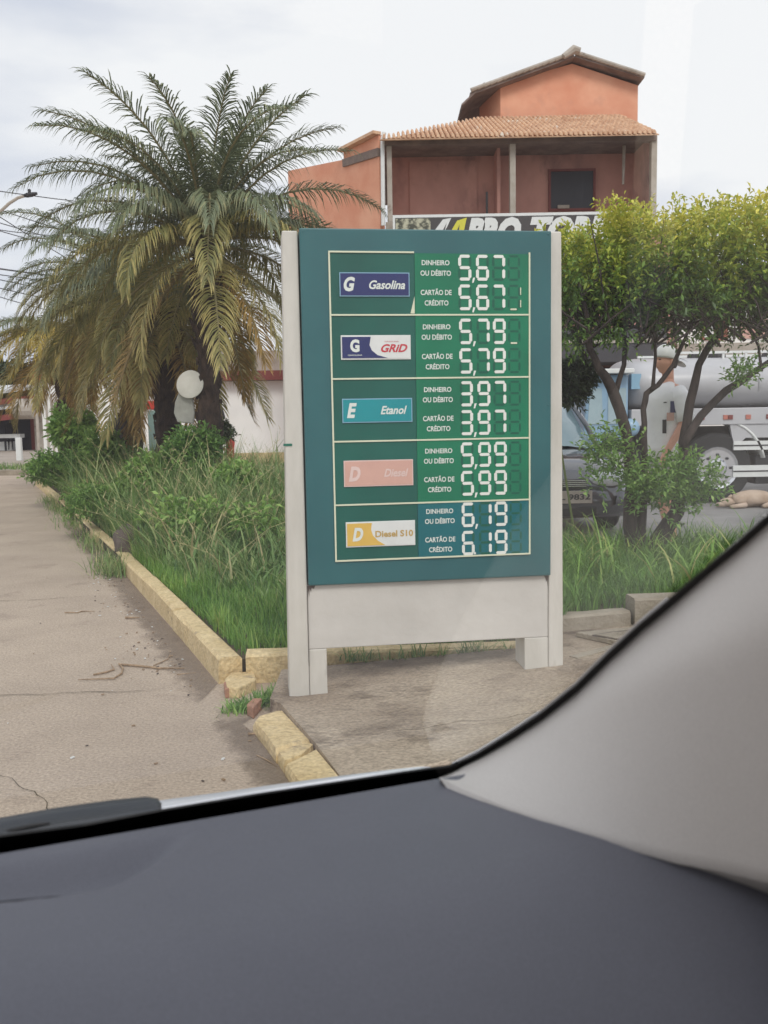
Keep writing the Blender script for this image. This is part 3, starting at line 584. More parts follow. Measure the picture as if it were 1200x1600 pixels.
# ------------------------------------------------------------------ palms
def frond_mesh(name, Lr, elev, droop, nl, ll, lw, matn, seed, hang=.5, t0=.0):
    rs = np.random.default_rng(seed); K = 24; s = np.linspace(0, 1, K+1); th = elev-droop*s**1.35
    P = np.zeros((K+1, 3)); ds = Lr/K
    bend = rs.uniform(-.25, .25)
    for i in range(K):
        P[i+1] = P[i]+np.array([math.cos(th[i]), bend*s[i]*.5, math.sin(th[i])])*ds
    mb_r = MB(); rr = [.016*(1-x)**.7+.003 for x in s[::3]]; mb_r.tube([tuple(p) for p in P[::3]], rr, 5)
    u = np.linspace(.14, .995, nl); V = []; T = []; ti = []; o = 0
    for side in (-1, 1):
        uu = np.clip(u+rs.normal(0, .004, nl), 0, 1); f = uu*K; i = np.minimum(f.astype(int), K-1); p = P[i]+(P[i+1]-P[i])*(f-i)[:, None]
        Tn = unit(P[i+1]-P[i]); S = np.tile([0, 1., 0], (nl, 1))*side; Nn = np.cross(Tn, S)*side; Nn *= np.sign(Nn[:, 2:3]+1e-6) if abs(elev) < 1.4 else 1
        fw = .35+.75*uu; raise_ = .30+rs.normal(0, .12, nl)
        D = unit(S*np.cos(fw)[:, None]+Tn*np.sin(fw)[:, None]+Nn*raise_[:, None]+rs.normal(0, .06, (nl, 3)))
        l = ll*np.clip(np.sin(PI*np.clip(uu*.80+.16, 0, 1))**.6, .45, 1)*rs.uniform(.85, 1.1, nl)
        g = hang*rs.uniform(.7, 1.3, nl)
        D2 = unit(D+np.array([0, 0, -1])*g[:, None]); D3 = unit(D2+np.array([0, 0, -1])*g[:, None])
        q = [p, p+D*l[:, None]*.34]; q.append(q[1]+D2*l[:, None]*.34); q.append(q[2]+D3*l[:, None]*.32)
        Wd = unit(np.cross(D, Nn)); w = lw*rs.uniform(.8, 1.15, nl)[:, None]
        Vv = np.stack([q[0]+Wd*w*.3, q[0]-Wd*w*.3, q[1]+Wd*w*.5, q[1]-Wd*w*.5, q[2]+Wd*w*.38, q[2]-Wd*w*.38, q[3]], 1)
        b = (np.arange(nl)*7)[:, None]+o
        Tt = np.stack([b+[0, 1, 3], b+[0, 3, 2], b+[2, 3, 5], b+[2, 5, 4], b+[4, 5, 6]], 1)
        V.append(Vv.reshape(-1, 3)); T.append(Tt.reshape(-1, 3)); o += nl*7
        r0 = rs.beta(2, 2.5, nl)*.7+t0; ti.append(np.stack([r0, r0, r0+.08, r0+.08, r0+.3], 1).ravel())
    nv = o; V = np.vstack(V+[np.array(mb_r.v)]); tris = []
    for f_ in mb_r.f:
        for k in range(1, len(f_)-1): tris.append((f_[0]+nv, f_[k]+nv, f_[k+1]+nv))
    T0 = np.vstack(T); Tn_ = np.array(tris); ti = np.concatenate(ti+[np.zeros(len(tris))])
    return npmesh(name, V, np.vstack([T0, Tn_]), [M[matn], M['rachis']], ti, matidx=[0]*len(T0)+[1]*len(Tn_))
CL = {}
def cls(key, L_, elev, droop, matn, hang, n=3, ll=.44, lw=.0165, nl=78, t0=0):
    CL[key] = [frond_mesh('frond', L_*rnd.uniform(.92, 1.06), R(elev+rnd.uniform(-7, 7)), R(droop+rnd.uniform(-10, 10)), nl, ll, lw, matn, 100+len(CL)*7+i, hang, t0) for i in range(n)]
cls('up', 2.2, 76, 58, 'frond', .55, 4)
cls('high', 2.15, 58, 84, 'frond', .8, 4)
cls('mid', 2.05, 36, 96, 'frond', 1.1, 4, t0=.1)
cls('low', 2.0, 10, 88, 'frondolive', 1.0, 4)
cls('hang', 2.0, -20, 62, 'frondolive', .5, 3, t0=.2)
cls('tan', 1.9, -42, 42, 'frondtan', .35, 3)
cls('yel', 2.0, 14, 95, 'frondyellow', .6, 3)
def palm(label, base, h, r, counts, scale, seed, group='palm trees in a row along the overgrown bed', lean=(0, 0), skirt=1.5):
    rr = random.Random(seed); t = thing('palm_tree', label, 'palm tree', base, 0, group)
    pts = []; rad = []
    for k in range(26):
        s = k/25; z = h*s; pts.append((lean[0]*s, lean[1]*s, z)); q = r*(1+.10*math.sin(k*2.1)+rr.uniform(-.06, .06))*(1.25-.3*s)
        if s > .62: q *= 1+skirt*.42*min(1, (s-.62)/.2)
        if s > .93: q *= .7
        rad.append(q)
    part('trunk', MB().tube(pts, rad, 12), M['trunk'], t)
    mb = MB()
    for k in range(110):
        s = rr.uniform(.12, .99)**.7; a = rr.uniform(0, 2*PI); rad_ = r*(1.1 if s < .62 else 1.35)*(1.2-.25*s)
        c = Vector((lean[0]*s+math.cos(a)*rad_*.85, lean[1]*s+math.sin(a)*rad_*.85, h*s)); l = rr.uniform(.08, .2)*(1 if s > .6 else .45)
        dr_ = Vector((math.cos(a)*.5, math.sin(a)*.5, 1)).normalized()
        mb.tube([c, c+dr_*l*.5, c+dr_*l], [.03, .022, .006], 4)
    part('leaf_base', mb, M['trunk'], t, kind='stuff')
    i = 0
    for key, n in counts:
        off = rr.uniform(0, 2*PI)
        for k in range(n):
            me = CL[key][k % len(CL[key])]; o = bpy.data.objects.new('frond', me); COL.objects.link(o); o.parent = t
            az = off+2*PI*k/n+rr.uniform(-.18, .18)
            o.location = (lean[0]+math.cos(az)*r*.5, lean[1]+math.sin(az)*r*.5, h*rr.uniform(.965, 1.0)-(.1 if key in ('hang', 'tan') else 0))
            o.rotation_euler = (rr.uniform(-.16, .16), rr.uniform(-.12, .12), az); s = scale*rr.uniform(.9, 1.08); o.scale = (s, s, s)
            i += 1
    return t
def palm_at(px, Y, ytop): 
    p = at(px, 650, Y); top = at(px, ytop, Y); return (p.x, Y, .09), top.z-.09
b, h = palm_at(324, 10.5, 374)
palm('tallest palm with a full green crown, in front at the left of the price sign', b, h, .118, [('up', 13), ('high', 16), ('mid', 16), ('low', 12), ('hang', 7), ('tan', 3)], .95, 11, lean=(.06, 0))
b, h = palm_at(262, 12.6, 475)
palm('second palm in the row, close behind the tallest one', b, h, .16, [('high', 7), ('mid', 12), ('low', 14), ('hang', 12), ('tan', 6)], 1.0, 2)
b, h = palm_at(206, 14.6, 445)
palm('third palm in the row with a wide olive and brown drooping crown', b, h, .15, [('high', 7), ('mid', 14), ('low', 18), ('hang', 16), ('tan', 9)], 1.0, 3, skirt=.6)
b, h = palm_at(112, 17.8, 520)
palm('shortest palm farthest left with yellowing drooping fronds', b, h, .24, [('mid', 6), ('yel', 16), ('low', 8), ('tan', 10), ('hang', 8)], .98, 4, skirt=1)

# ------------------------------------------------------------------ bushes, weeds, rock, twigs
def bush(label, px, py0, py1, Y, rx, seed, n=900, lr=(.05, .09), name='bush', group=None, m_='leafy', tb=0., stems=7, ry=None):
    c0 = at(px, py0, Y); c1 = at(px, py1, Y); zc = (c0.z+c1.z)/2; rz = abs(c0.z-c1.z)/2
    t = thing(name, label, 'bush', (c0.x, Y, .09), 0, group); rs = random.Random(seed)
    blobs = [(c0.x+rs.uniform(-.5, .5)*rx, Y+rs.uniform(-.3, .3)*rx, zc+rs.uniform(-.5, .25)*rz, rx*rs.uniform(.3, .5), rx*.5, rz*rs.uniform(.3, .5)) for _ in range(8)]
    foliage('foliage', blobs, n, 6, lr, (lr[0]*.4, lr[1]*.45), M[m_], seed, lambda P, k, r: r.beta(2, 2, len(P))*.8+.15*k+tb, parent=t, sprig=.12)
    mb = MB()
    for k in range(stems):
        a = Vector((c0.x+rs.uniform(-.2, .2)*rx, Y+rs.uniform(-.2, .2)*rx, .09)); e = Vector((c0.x+rs.uniform(-.8, .8)*rx, Y, zc+rs.uniform(0, .7)*rz))
        mb.tube([a, a.lerp(e, .5)+Vector((0, 0, .1*rz)), e], [.012, .009, .004], 5)
    part('stem', mb, M['stem'], t, world=True)
    return t
bush('broad rounded green bush at the bed edge under the shortest palm', 105, 690, 768, 13.6, .62, 31, 1500, (.05, .08))
bush('upright bright green leafy sapling in front of the shortest palm trunk', 112, 622, 705, 13.9, .30, 32, 420, (.08, .15), tb=.25, name='sapling')
bush('loose yellow green bush beside the sapling, before the white wall', 158, 650, 745, 13.0, .42, 33, 520, (.05, .1), tb=.2)
bush('dark green bush around the foot of the tallest palm', 292, 655, 760, 9.9, .42, 34, 1300, (.04, .08), tb=-.1)
bush('low feathery green bush on the bed between the rock and the palms', 165, 752, 812, 9.8, .5, 35, 900, (.03, .06), tb=.05)
bush('low pale leafy weed clump in the middle of the bed', 285, 765, 850, 7.5, .5, 36, 70, (.05, .1), tb=.25, name='weed_clump')
bush('leafy weed clump against the left post of the sign', 400, 760, 850, 7.0, .3, 37, 35, (.05, .1), tb=.2, name='weed_clump')
bush('yellow green broadleaf weed standing in tall grass near the sign', 372, 712, 790, 8.8, .24, 38, 190, (.06, .11), name='weed_clump', tb=.25)
bush('broadleaf weed rising from tall grass below the third palm', 222, 700, 790, 9.6, .3, 39, 260, (.06, .11), name='weed_clump', tb=.15)
rs = random.Random(5); mb = MB()
for k in range(260):
    x = rs.uniform(-3.6, .1); y = rs.uniform(5.8, 10)
    if x < -.7-(y-4.3)*.42: continue
    hh = rs.uniform(.5, 1.15)*(1 if y > 7 else .75); a = rs.uniform(0, 2*PI); ln = rs.uniform(.15, .75)
    p = [Vector((x, y, .09))+Vector((math.cos(a)*ln*s**1.8, math.sin(a)*ln*s**1.8, hh*s-(.18*ln*s**3))) for s in (0, .35, .7, 1)]
    mb.tube(p, [.002, .0018, .0014, .001], 3)
    for q in range(4):
        e = p[2].lerp(p[3], q/3); mb.tube([e, e+Vector((rs.uniform(-.04, .04), rs.uniform(-.04, .04), rs.uniform(-.01, .06)))], [.003, .001], 3)
tag(part('seed_stalks', mb, M['straw'], kind='stuff'), 'thin straw coloured seed stalks standing over the tall grass', 'grass stalks')
def blobmesh(c, r, seed, n=14, k=.18):
    rs = random.Random(seed); ph = [rs.uniform(0, 6) for _ in range(6)]; rows_ = []
    for i in range(n+1):
        th = PI*i/n; row = []
        for j in range(n*2):
            a = PI*j/n; d = Vector((math.sin(th)*math.cos(a), math.sin(th)*math.sin(a), math.cos(th)))
            q = 1+k*(math.sin(3*d.x+ph[0])*math.sin(2.5*d.y+ph[1])+.5*math.sin(6*d.z+ph[2])*math.sin(5*d.x+ph[3]))
            row.append((c[0]+d.x*r[0]*q, c[1]+d.y*r[1]*q, c[2]+d.z*r[2]*q))
        rows_.append(row)
    return MB().grid(rows_, close=True)
p = gr(202, 866, .09)
tag(part('rock', blobmesh((p.x, p.y+.1, .18), (.17, .15, .17), 3), M['rock'], smooth=True), 'rounded dark brown rock half hidden in grass at the kerb', 'rock')
p = gr(285, 872, .1)
tag(part('driftwood', MB().tube([(p.x-.15, p.y, .13), (p.x, p.y+.02, .17), (p.x+.2, p.y-.02, .15)], [.03, .035, .015], 7), M['wood']), 'pale dry wood piece lying in the lawn grass', 'wood')
def twig(pts, r, label):
    v = [gr(x, y, r+.002) for x, y in pts]
    tag(part('twig', MB().tube(v, [r]*(len(v)-1)+[r*.4], 5), M['wood']), label, 'twig')
twig([(186, 1038), (215, 1040), (250, 1044), (288, 1044)], .006, 'long straight pale twig on the driveway, pointing at the kerb corner')
twig([(186, 1037), (192, 1044), (190, 1052), (178, 1060), (122, 1062)], .005, 'curled pale twig hooked under the long straight one')
twig([(146, 1054), (166, 1050), (178, 1046), (174, 1038)], .005, 'short bent pale twig left of the curled one')
twig([(196, 965), (218, 965)], .008, 'dark straight stick near the painted kerb')
twig([(101, 957), (122, 957), (128, 955), (148, 955)], .004, 'thin wavy twig farther up the driveway')
twig([(401, 1180), (414, 1186), (433, 1198)], .003, 'thin pale twig beside the nearest yellow kerb block')
twig([(240, 1040), (262, 1030), (266, 1022)], .003, 'thin curved twig close to the bed kerb')
twig([(276, 1054), (306, 1051)], .003, 'short twig just below the bed kerb')
rs = random.Random(9); mb = MB()
for k in range(260):
    if k < 190:
        t = rs.random()**.8; bx = -.84-(2.27-.84)*t; by = 4.1+3.4*t; x = bx-abs(rs.gauss(0, .16)); y = by-abs(rs.gauss(0, .05))
    else: x, y = rs.uniform(-2.6, -.4), rs.uniform(2.9, 7)
    s = rs.uniform(.002, .008); a = rs.uniform(0, 3); T = Matrix.Translation((x, y, .003)) @ Matrix.Rotation(a, 4, 'Z')
    mb.box(-s, s, -s*.5, s*.5, 0, s*.6, rs.choice((0, 0, 1, 2)), T)
tag(part('litter', mb, [M['wood'], M['rock'], M['badgewhite']], kind='stuff'), 'scattered dry bits and gravel along the foot of the kerb', 'litter')
twig([(388, 1147), (402, 1146)], .007, 'short white scrap lying against the near kerb block')

# ------------------------------------------------------------------ clipped tree on the right
TY = 6.95
tp = gr(1000, 868, .1)
tr = thing('clipped_tree', 'flat topped clipped small tree with yellow green tips and forked trunks', 'tree', (tp.x, TY, .09))
def px_path(pts, Y0, dY=0): return [at(x, y, Y0+dY*i/(len(pts)-1)) for i, (x, y) in enumerate(pts)]
mb = MB()
paths = [([(990, 880), (984, 820), (987, 760), (982, 700), (968, 640), (955, 605), (935, 575), (921, 545), (918, 500), (905, 440)], [.075, .06, .055, .052, .05, .045, .036, .03, .024, .012], -.15),
         ([(962, 612), (975, 570), (978, 530), (968, 495), (975, 430)], [.026, .022, .020, .016, .008], .3),
         ([(978, 532), (1005, 515), (1040, 490), (1060, 430)], [.014, .012, .010, .006], .2),
         ([(921, 530), (945, 510), (965, 480)], [.012, .010, .006], .2),
         ([(918, 560), (895, 520), (885, 470)], [.015, .012, .008], .2),
         ([(1000, 870), (1035, 835), (1058, 800), (1066, 740), (1068, 690), (1078, 630), (1092, 570), (1115, 530), (1140, 500), (1160, 430)], [.09, .078, .065, .055, .048, .042, .035, .030, .025, .012], .25),
         ([(1066, 700), (1095, 650), (1135, 610), (1180, 580), (1230, 545), (1280, 470)], [.040, .040, .034, .028, .022, .012], .2),
         ([(1007, 730), (1006, 680), (1005, 640), (1010, 615), (1028, 602), (1052, 570), (1070, 530), (1082, 495), (1090, 440)], [.034, .030, .026, .025, .024, .020, .016, .013, .007], .1),
         ([(1020, 608), (1024, 560), (1023, 520), (1035, 470), (1020, 420)], [.018, .015, .014, .011, .006], .3),
         ([(1024, 535), (1055, 500), (1085, 480), (1110, 420)], [.013, .013, .010, .006], .2),
         ([(1060, 508), (1100, 500), (1140, 488), (1180, 440)], [.012, .011, .009, .005], -.2),
         ([(1190, 580), (1185, 540), (1170, 515), (1150, 490)], [.014, .012, .010, .007], .2),
         ([(1000, 860), (1003, 800), (1006, 730)], [.05, .042, .034], .1)]
for p_, r_, dy in paths:
    r_ = [q_*.86 for q_ in r_]
    q = px_path(p_, TY, dy); q2 = []; r2 = []
    for i in range(len(q)-1):
        for s in (0, .5):
            jit = Vector((rnd.uniform(-1, 1), rnd.uniform(-1, 1), rnd.uniform(-1, 1)))*r_[i]*.22 if s else Vector()
            q2.append(q[i].lerp(q[i+1], s)+jit); r2.append((r_[i]*(1-s)+r_[i+1]*s)*rnd.uniform(.92, 1.08))
    q2.append(q[-1]); r2.append(r_[-1]); mb.tube(q2, r2, 9)
part('trunk', mb, M['bark'], tr, world=True, smooth=True)
bl = []
rs = random.Random(77)
for cx, cy, rx_, rz_ in [(880, 420, 60, 80), (935, 418, 85, 80), (1010, 425, 90, 95), (1085, 415, 90, 92), (1160, 400, 95, 92), (1240, 395, 100, 98), (1320, 390, 100, 95), (960, 470, 80, 42), (1060, 480, 90, 45), (1150, 468, 90, 50), (900, 480, 45, 45), (1250, 470, 100, 50)]:
    c = at(cx, cy, TY+rs.uniform(-.12, .25)); k = TY/F
    bl.append((c.x, c.y+.1, c.z-(.07 if cx < 950 else 0), rx_*k*.95, .44, rz_*k*.78))
zt = at(1000, 340, TY).z; zb = at(1000, 520, TY).z
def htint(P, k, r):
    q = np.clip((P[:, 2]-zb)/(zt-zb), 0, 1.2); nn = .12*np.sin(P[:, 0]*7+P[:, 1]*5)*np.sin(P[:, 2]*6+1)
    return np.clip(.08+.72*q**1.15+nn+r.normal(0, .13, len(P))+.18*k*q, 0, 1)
mb = MB(); rs3 = random.Random(12)
for k in range(120):
    a = at(rs3.uniform(880, 1290), rs3.uniform(500, 545), TY+rs3.uniform(-.3, .3)); q = [a]
    dx_ = rs3.uniform(-.16, .16); dz_ = rs3.uniform(.06, .2)
    for m in range(4): q.append(q[-1]+Vector((dx_*rs3.uniform(.4, 1.4), rs3.uniform(-.06, .06), dz_*rs3.uniform(.5, 1.3))))
    mb.tube(q, [.009, .008, .006, .004, .002], 4)
part('branchlets', mb, M['bark'], tr, world=True, kind='stuff')
c = [at(x_, rs3.uniform(500, 540), TY+rs3.uniform(-.3, .3)) for x_ in [rs3.uniform(880, 1290) for _ in range(46)] if not 985 < x_ < 1060]
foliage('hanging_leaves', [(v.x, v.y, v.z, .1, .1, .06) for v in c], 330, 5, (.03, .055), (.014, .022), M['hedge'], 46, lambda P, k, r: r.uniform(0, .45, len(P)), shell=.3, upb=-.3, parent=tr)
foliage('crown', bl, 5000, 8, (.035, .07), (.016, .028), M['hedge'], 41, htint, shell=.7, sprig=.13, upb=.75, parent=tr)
# shoots sticking out of the top
c = []
for k in range(60):
    a = at(rs.uniform(940, 1330), rs.uniform(338, 364), TY+rs.uniform(-.3, .3)); c.append((a.x, a.y, a.z, .03, .03, .06))
foliage('top_shoots', c, 260, 9, (.035, .06), (.016, .024), M['hedge'], 42, lambda P, k, r: r.uniform(.6, 1, len(P)), shell=.2, sprig=.16, upb=3, parent=tr)
c = [at(x, y, TY+dy) for x, y, dy in [(955, 705, -.2), (1008, 765, -.25), (1042, 752, -.2), (1078, 750, -.1), (1095, 770, 0), (950, 745, -.2), (1010, 775, -.2), (1050, 785, -.1)]]
foliage('low_shoots', [(v.x, v.y, v.z, .17, .16, .16) for v in c], 430, 8, (.035, .065), (.016, .026), M['leafy'], 43, lambda P, k, r: r.beta(2, 1.6, len(P))*.8+.2*k, shell=.3, sprig=.16, upb=1.2, parent=tr)
c = [at(x, y, TY-.1) for x, y in [(1150, 590), (1165, 580)]]
foliage('branch_leaves', [(v.x, v.y, v.z, .07, .06, .05) for v in c], 60, 6, (.03, .05), (.014, .022), M['leafy'], 44, lambda P, k, r: r.uniform(.3, .8, len(P)), shell=.3, parent=tr)
# conifer-like shrub just right of the sign
bush('small dark green shrub just right of the sign, before the parked car', 893, 545, 640, 7.9, .27, 51, 900, (.03, .07), m_='darkleaf', tb=.2, stems=1)

# ================================================================== BUILDING with roof terrace
BY = 20.0
bd = thing('terrace_building', 'orange brown two storey building with clay tile roof and open upper terrace', 'building', (at(800, 650, BY).x, BY, 0))
def X(px, Y=BY, py=300): return at(px, py, Y).x
def Z(py, Y=BY, px=800): return at(px, py, Y).z
xl, xr = X(602), X(1024); ze = Z(214); zf = Z(336); zsl = Z(345)
def bx(name, x0, x1, y0, y1, z0, z1, m_, **k): return part(name, MB().box(x0, x1, y0, y1, z0, z1), m_, bd, world=True, **k)
# upper terrace
bx('terrace_floor', xl, xr, BY, BY+6, zsl-.15, zsl+.02, M['concrete'])
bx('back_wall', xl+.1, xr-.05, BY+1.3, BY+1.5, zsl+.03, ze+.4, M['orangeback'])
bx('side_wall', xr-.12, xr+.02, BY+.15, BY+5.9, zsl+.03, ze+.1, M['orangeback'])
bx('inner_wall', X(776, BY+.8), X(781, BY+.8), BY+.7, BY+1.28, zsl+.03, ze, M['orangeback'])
w0, w1 = X(860, BY+1.3), X(926, BY+1.3); z0, z1 = Z(328, BY+1.3), Z(270, BY+1.3)
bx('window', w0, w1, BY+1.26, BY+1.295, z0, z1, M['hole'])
mb = MB().box(w0-.05, w0, BY+1.23, BY+1.29, z0-.05, z1+.05).box(w1, w1+.05, BY+1.23, BY+1.29, z0-.05, z1+.05).box(w0, w1, BY+1.23, BY+1.29, z1, z1+.05).box(w0, w1, BY+1.23, BY+1.29, z0-.05, z0)
part('window_frame', mb, M['door'], bd, world=True)
bx('cloth_on_sill', w0+.15, w0+.42, BY+1.19, BY+1.225, z0-.01, z0+.07, M['concrete'], bevel=.01)
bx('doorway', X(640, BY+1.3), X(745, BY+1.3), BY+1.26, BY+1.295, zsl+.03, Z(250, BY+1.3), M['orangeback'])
bx('column', X(797), X(806), BY, BY+.16, zsl+.02, ze-.02, M['concrete'], bevel=.01)
bx('column', X(1017), X(1026), BY-.01, BY+.15, zsl+.02, ze-.02, M['concrete'], bevel=.01)
bx('column', X(605), X(613), BY, BY+.16, zsl+.02, ze-.02, M['concrete'], bevel=.01)
part('downpipe', MB().tube([(X(598), BY-.06, Z(350)), (X(599), BY-.06, Z(215)), (X(602), BY-.06, Z(205))], .045, 8), M['badgewhite'], bd, world=True)
part('hanging_strut', MB().tube([(X(986), BY+.6, ze-.05), (X(985), BY+.6, Z(280))], [.04, .025], 6), M['concrete'], bd, world=True)
part('pole', MB().tube([(X(764), BY+.4, zsl), (X(764), BY+.4, Z(292))], .025, 6), M['dark'], bd, world=True)
bx('roof_beam', xl, xr, BY-.05, BY+.12, ze-.14, ze+.0, M['fascia'])
bx('ceiling', xl, xr, BY+.13, BY+5.9, ze-.02, ze+.04, M['fascia'])
# clay roof: ridged tile courses going up and back
rt0 = BY-.35; rt1 = BY+2.6; zr0 = ze-.10; zr1 = Z(186, rt1)
n = 56; mb = MB(); dx = (xr-xl-.02)/n
for i in range(n):
    xa = xl-.06+dx*i; back = 1.0
    t = (i+.5)/n
    lim = min(1, (t*n*dx)/(X(752, rt1)-xl+.12)*1.0) if xa < X(752, rt1) else 1.0    # hip on the left
    lim = max(lim, .06)
    courses = 9
    for c_ in range(courses):
        s0, s1 = c_/courses, (c_+1.12)/courses
        if s0 > lim: break
        s1 = min(s1, lim+.05); y0_, y1_ = rt0+(rt1-rt0)*s0, rt0+(rt1-rt0)*s1; za, zb_ = zr0+(zr1-zr0)*s0+.02, zr0+(zr1-zr0)*s1
        w = dx*.56; rr = []
        for (yy, zz, ww) in ((y0_, za, w), (y1_, zb_, w*.85)):
            rr.append([(xa+dx/2+math.cos(PI*q/5)*ww*.5*1.0, yy, zz+math.sin(PI*q/5)*.07+rnd.uniform(-.006, .006)) for q in range(6)])
        mb.grid(rr); mb.add(rr[0]+[(xa+dx/2-w*.5, y0_, za-.01), (xa+dx/2+w*.5, y0_, za-.01)], [(0, 1, 2, 3, 4, 5)])
part('roof_tiles', mb, M['rooftile'], bd, world=True, kind='stuff', solid=.012)
xh = X(752, rt1)
part('roof_deck', MB().add([(xl-.06, rt0, zr0-.01), (xr-.04, rt0, zr0-.01), (xr-.1, rt1, zr1-.01), (xh, rt1, zr1-.01), (xl-.12, rt0+.1, zr0)], [(0, 1, 2, 3, 4)]), M['rooftile'], bd, world=True, solid=.02)
# left wing wall going back
A0 = (xl-.02, BY+.1); A1 = (X(545, BY+1.4), BY+1.5); A2 = (X(455, BY+3.6), BY+4.0)
def wallq(name, a, b, za0, za1, zb0, zb1, m_, th=.12): 
    d = Vector((b[0]-a[0], b[1]-a[1])).normalized(); n_ = Vector((d.y, -d.x))*-th; P = []
    for (p_, z0_, z1_) in ((a, za0, za1), (b, zb0, zb1)):
        for q in (Vector(p_), Vector(p_)+n_): P += [(q.x, q.y, z0_), (q.x, q.y, z1_)]
    return part(name, MB().add(P, [(0, 4, 5, 1), (2, 3, 7, 6), (0, 1, 3, 2), (4, 6, 7, 5), (1, 5, 7, 3), (0, 2, 6, 4)]), m_, bd, world=True)
wallq('wing_wall', A0, A1, 0, Z(206), 0, Z(233, BY+1.4), M['orange'])
wallq('wing_wall', A1, A2, 0, Z(246, BY+1.5), 0, Z(262, BY+4), M['orange'])
wallq('wing_beam', (A0[0]-.05, A0[1]-.04), (A1[0]-.05, A1[1]-.04), Z(240), Z(227), Z(256, BY+1.4), Z(244, BY+1.4), M['fascia'], .1)
wallq('wing_opening', (A0[0]-.04, A0[1]+.02), (A0[0]-.28, A0[1]+.42), Z(300), Z(270), Z(300), Z(262), M['hole'], .02)
wallq('wing_roof_edge', (A0[0]-.05, A0[1]-.06), (A1[0]-.08, A1[1]-.02), Z(206)+.004, Z(201), Z(233, BY+1.4)+.004, Z(228, BY+1.4), M['rooftile'], .2)
# roof room
RY = BY+2.9
ra, rb = X(784, RY), X(995, RY); zg0 = Z(192, RY)-.3; zl = Z(131, RY); zr_ = Z(137, RY); pk = (X(893, RY), Z(101, RY))
mb = MB().slab([(ra, zg0), (rb, zg0), (rb, zr_), pk, (ra, zl)], RY, RY+3.4)
part('roof_room', mb, M['orange'], bd, world=True)
part('room_side_wall', MB().add([(ra-.003, RY, zg0), (ra-.003, RY, zl-.02), (ra-.42, RY+.9, zl-.25), (ra-.42, RY+.9, zg0)], [(0, 1, 2, 3)]), M['orange'], bd, world=True, solid=.05)
def slope(name, p0, p1, y0_, y1_, th, m_): 
    d = Vector((p1[0]-p0[0], 0, p1[1]-p0[1])).normalized(); nn = Vector((-d.z, 0, d.x))*th
    if nn.z < 0: nn = -nn
    P = [Vector((p0[0], 0, p0[1])), Vector((p1[0], 0, p1[1]))]; vs = [v+Vector((0, y, 0))+o_ for y in (y0_, y1_) for v in P for o_ in (Vector(), nn)]
    return part(name, MB().add(vs, [(0, 2, 3, 1), (4, 5, 7, 6), (0, 1, 5, 4), (2, 6, 7, 3), (1, 3, 7, 5), (0, 4, 6, 2)]), m_, bd, world=True)
pL = (X(735, RY), Z(154, RY)); pR = (X(999, RY), Z(135, RY)); pT = (pk[0], pk[1]+.04)
slope('room_roof', pL, pT, RY-.3, RY+3.6, .06, M['fascia']); slope('room_roof', pT, (pR[0], pR[1]+.03), RY-.3, RY+3.6, .06, M['fascia'])
slope('room_roof', (X(722, RY), Z(170, RY)), (X(757, RY), Z(137, RY)), RY-.31, RY+3.6, .04, M['fascia'])
mb = MB()
for p0, p1 in ((pL, pT), (pT, pR)):
    for k in range(16):
        a_ = Vector((p0[0], RY-.32, p0[1]+.10)).lerp(Vector((p1[0], RY-.32, p1[1]+.10)), k/16); b_ = Vector((p0[0], RY-.32, p0[1]+.10)).lerp(Vector((p1[0], RY-.32, p1[1]+.10)), (k+1.15)/16)
        mb.tube([a_, b_+Vector((0, 0, .01))], [.055, .045], 7)
part('verge_tiles', mb, M['concrete'], bd, world=True, kind='stuff')
part('ridge_cap', MB().tube([(pk[0]-.28, RY-.36, pk[1]+.03), (pk[0]-.02, RY-.36, pk[1]+.2), (pk[0]+.12, RY-.36, pk[1]+.16)], [.07, .10, .07], 8), M['concrete'], bd, world=True)
# ground floor behind the trees
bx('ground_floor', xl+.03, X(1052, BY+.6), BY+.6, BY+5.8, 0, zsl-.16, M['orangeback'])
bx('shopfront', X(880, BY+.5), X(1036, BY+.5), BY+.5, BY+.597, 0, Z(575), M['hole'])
part('awning', MB().box(xl+.1, X(1030), BY-.7, BY+.49, Z(572), Z(520)), M['darkfascia'], bd, world=True, bevel=.02)
part('awning_edge', MB().box(xl+.1, X(1030), BY-.73, BY-.705, Z(543), Z(537)), M['concrete'], bd, world=True)
# banner
bnY = BY-.28; bx0, bx1 = X(613, bnY), X(1006, bnY); bz1 = Z(333, bnY); bz0 = bz1-.98
bn = thing('shop_banner', 'long dark shop banner with white lettering and yellow swoosh, on the terrace edge', 'banner', (bx0, bnY, bz0))
def bp(name, mb, m_): return part(name, mb, m_, bn, world=True)
bp('backing', MB().box(bx0, bx1, bnY, bnY+.06, bz0, bz1), M['badgewhite'])
bp('print', MB().box(bx0+.05, bx1-.05, bnY-.006, bnY-.001, bz0+.05, bz1-.06), M['banner'])
bp('photo_print', MB().box(bx0+.06, X(672, bnY), bnY-.010, bnY-.007, bz0+.06, bz1-.08), M['bannerphoto'])
lt = Z(339, bnY); lb = lt-.62
bp('swoosh_mark', MB().slab([(X(662), lb), (X(672), lt-.35), (X(690), lt-.03), (X(703), lt), (X(696), lt-.2), (X(683), lb+.15), (X(676), lb)], bnY-.013, bnY-.008), M['badgewhite'])
bp('swoosh_mark', MB().slab([(X(694), lb), (X(698), lt-.38), (X(712), lt-.06), (X(727), lt), (X(722), lt-.3), (X(708), lb)], bnY-.013, bnY-.008), M['banneryellow'])
bp('swoosh_gap', MB().slab([(X(676), lb), (X(686), lt-.35), (X(696), lt-.1), (X(692), lt-.3), (X(682), lb)], bnY-.015, bnY-.012), M['banner'])
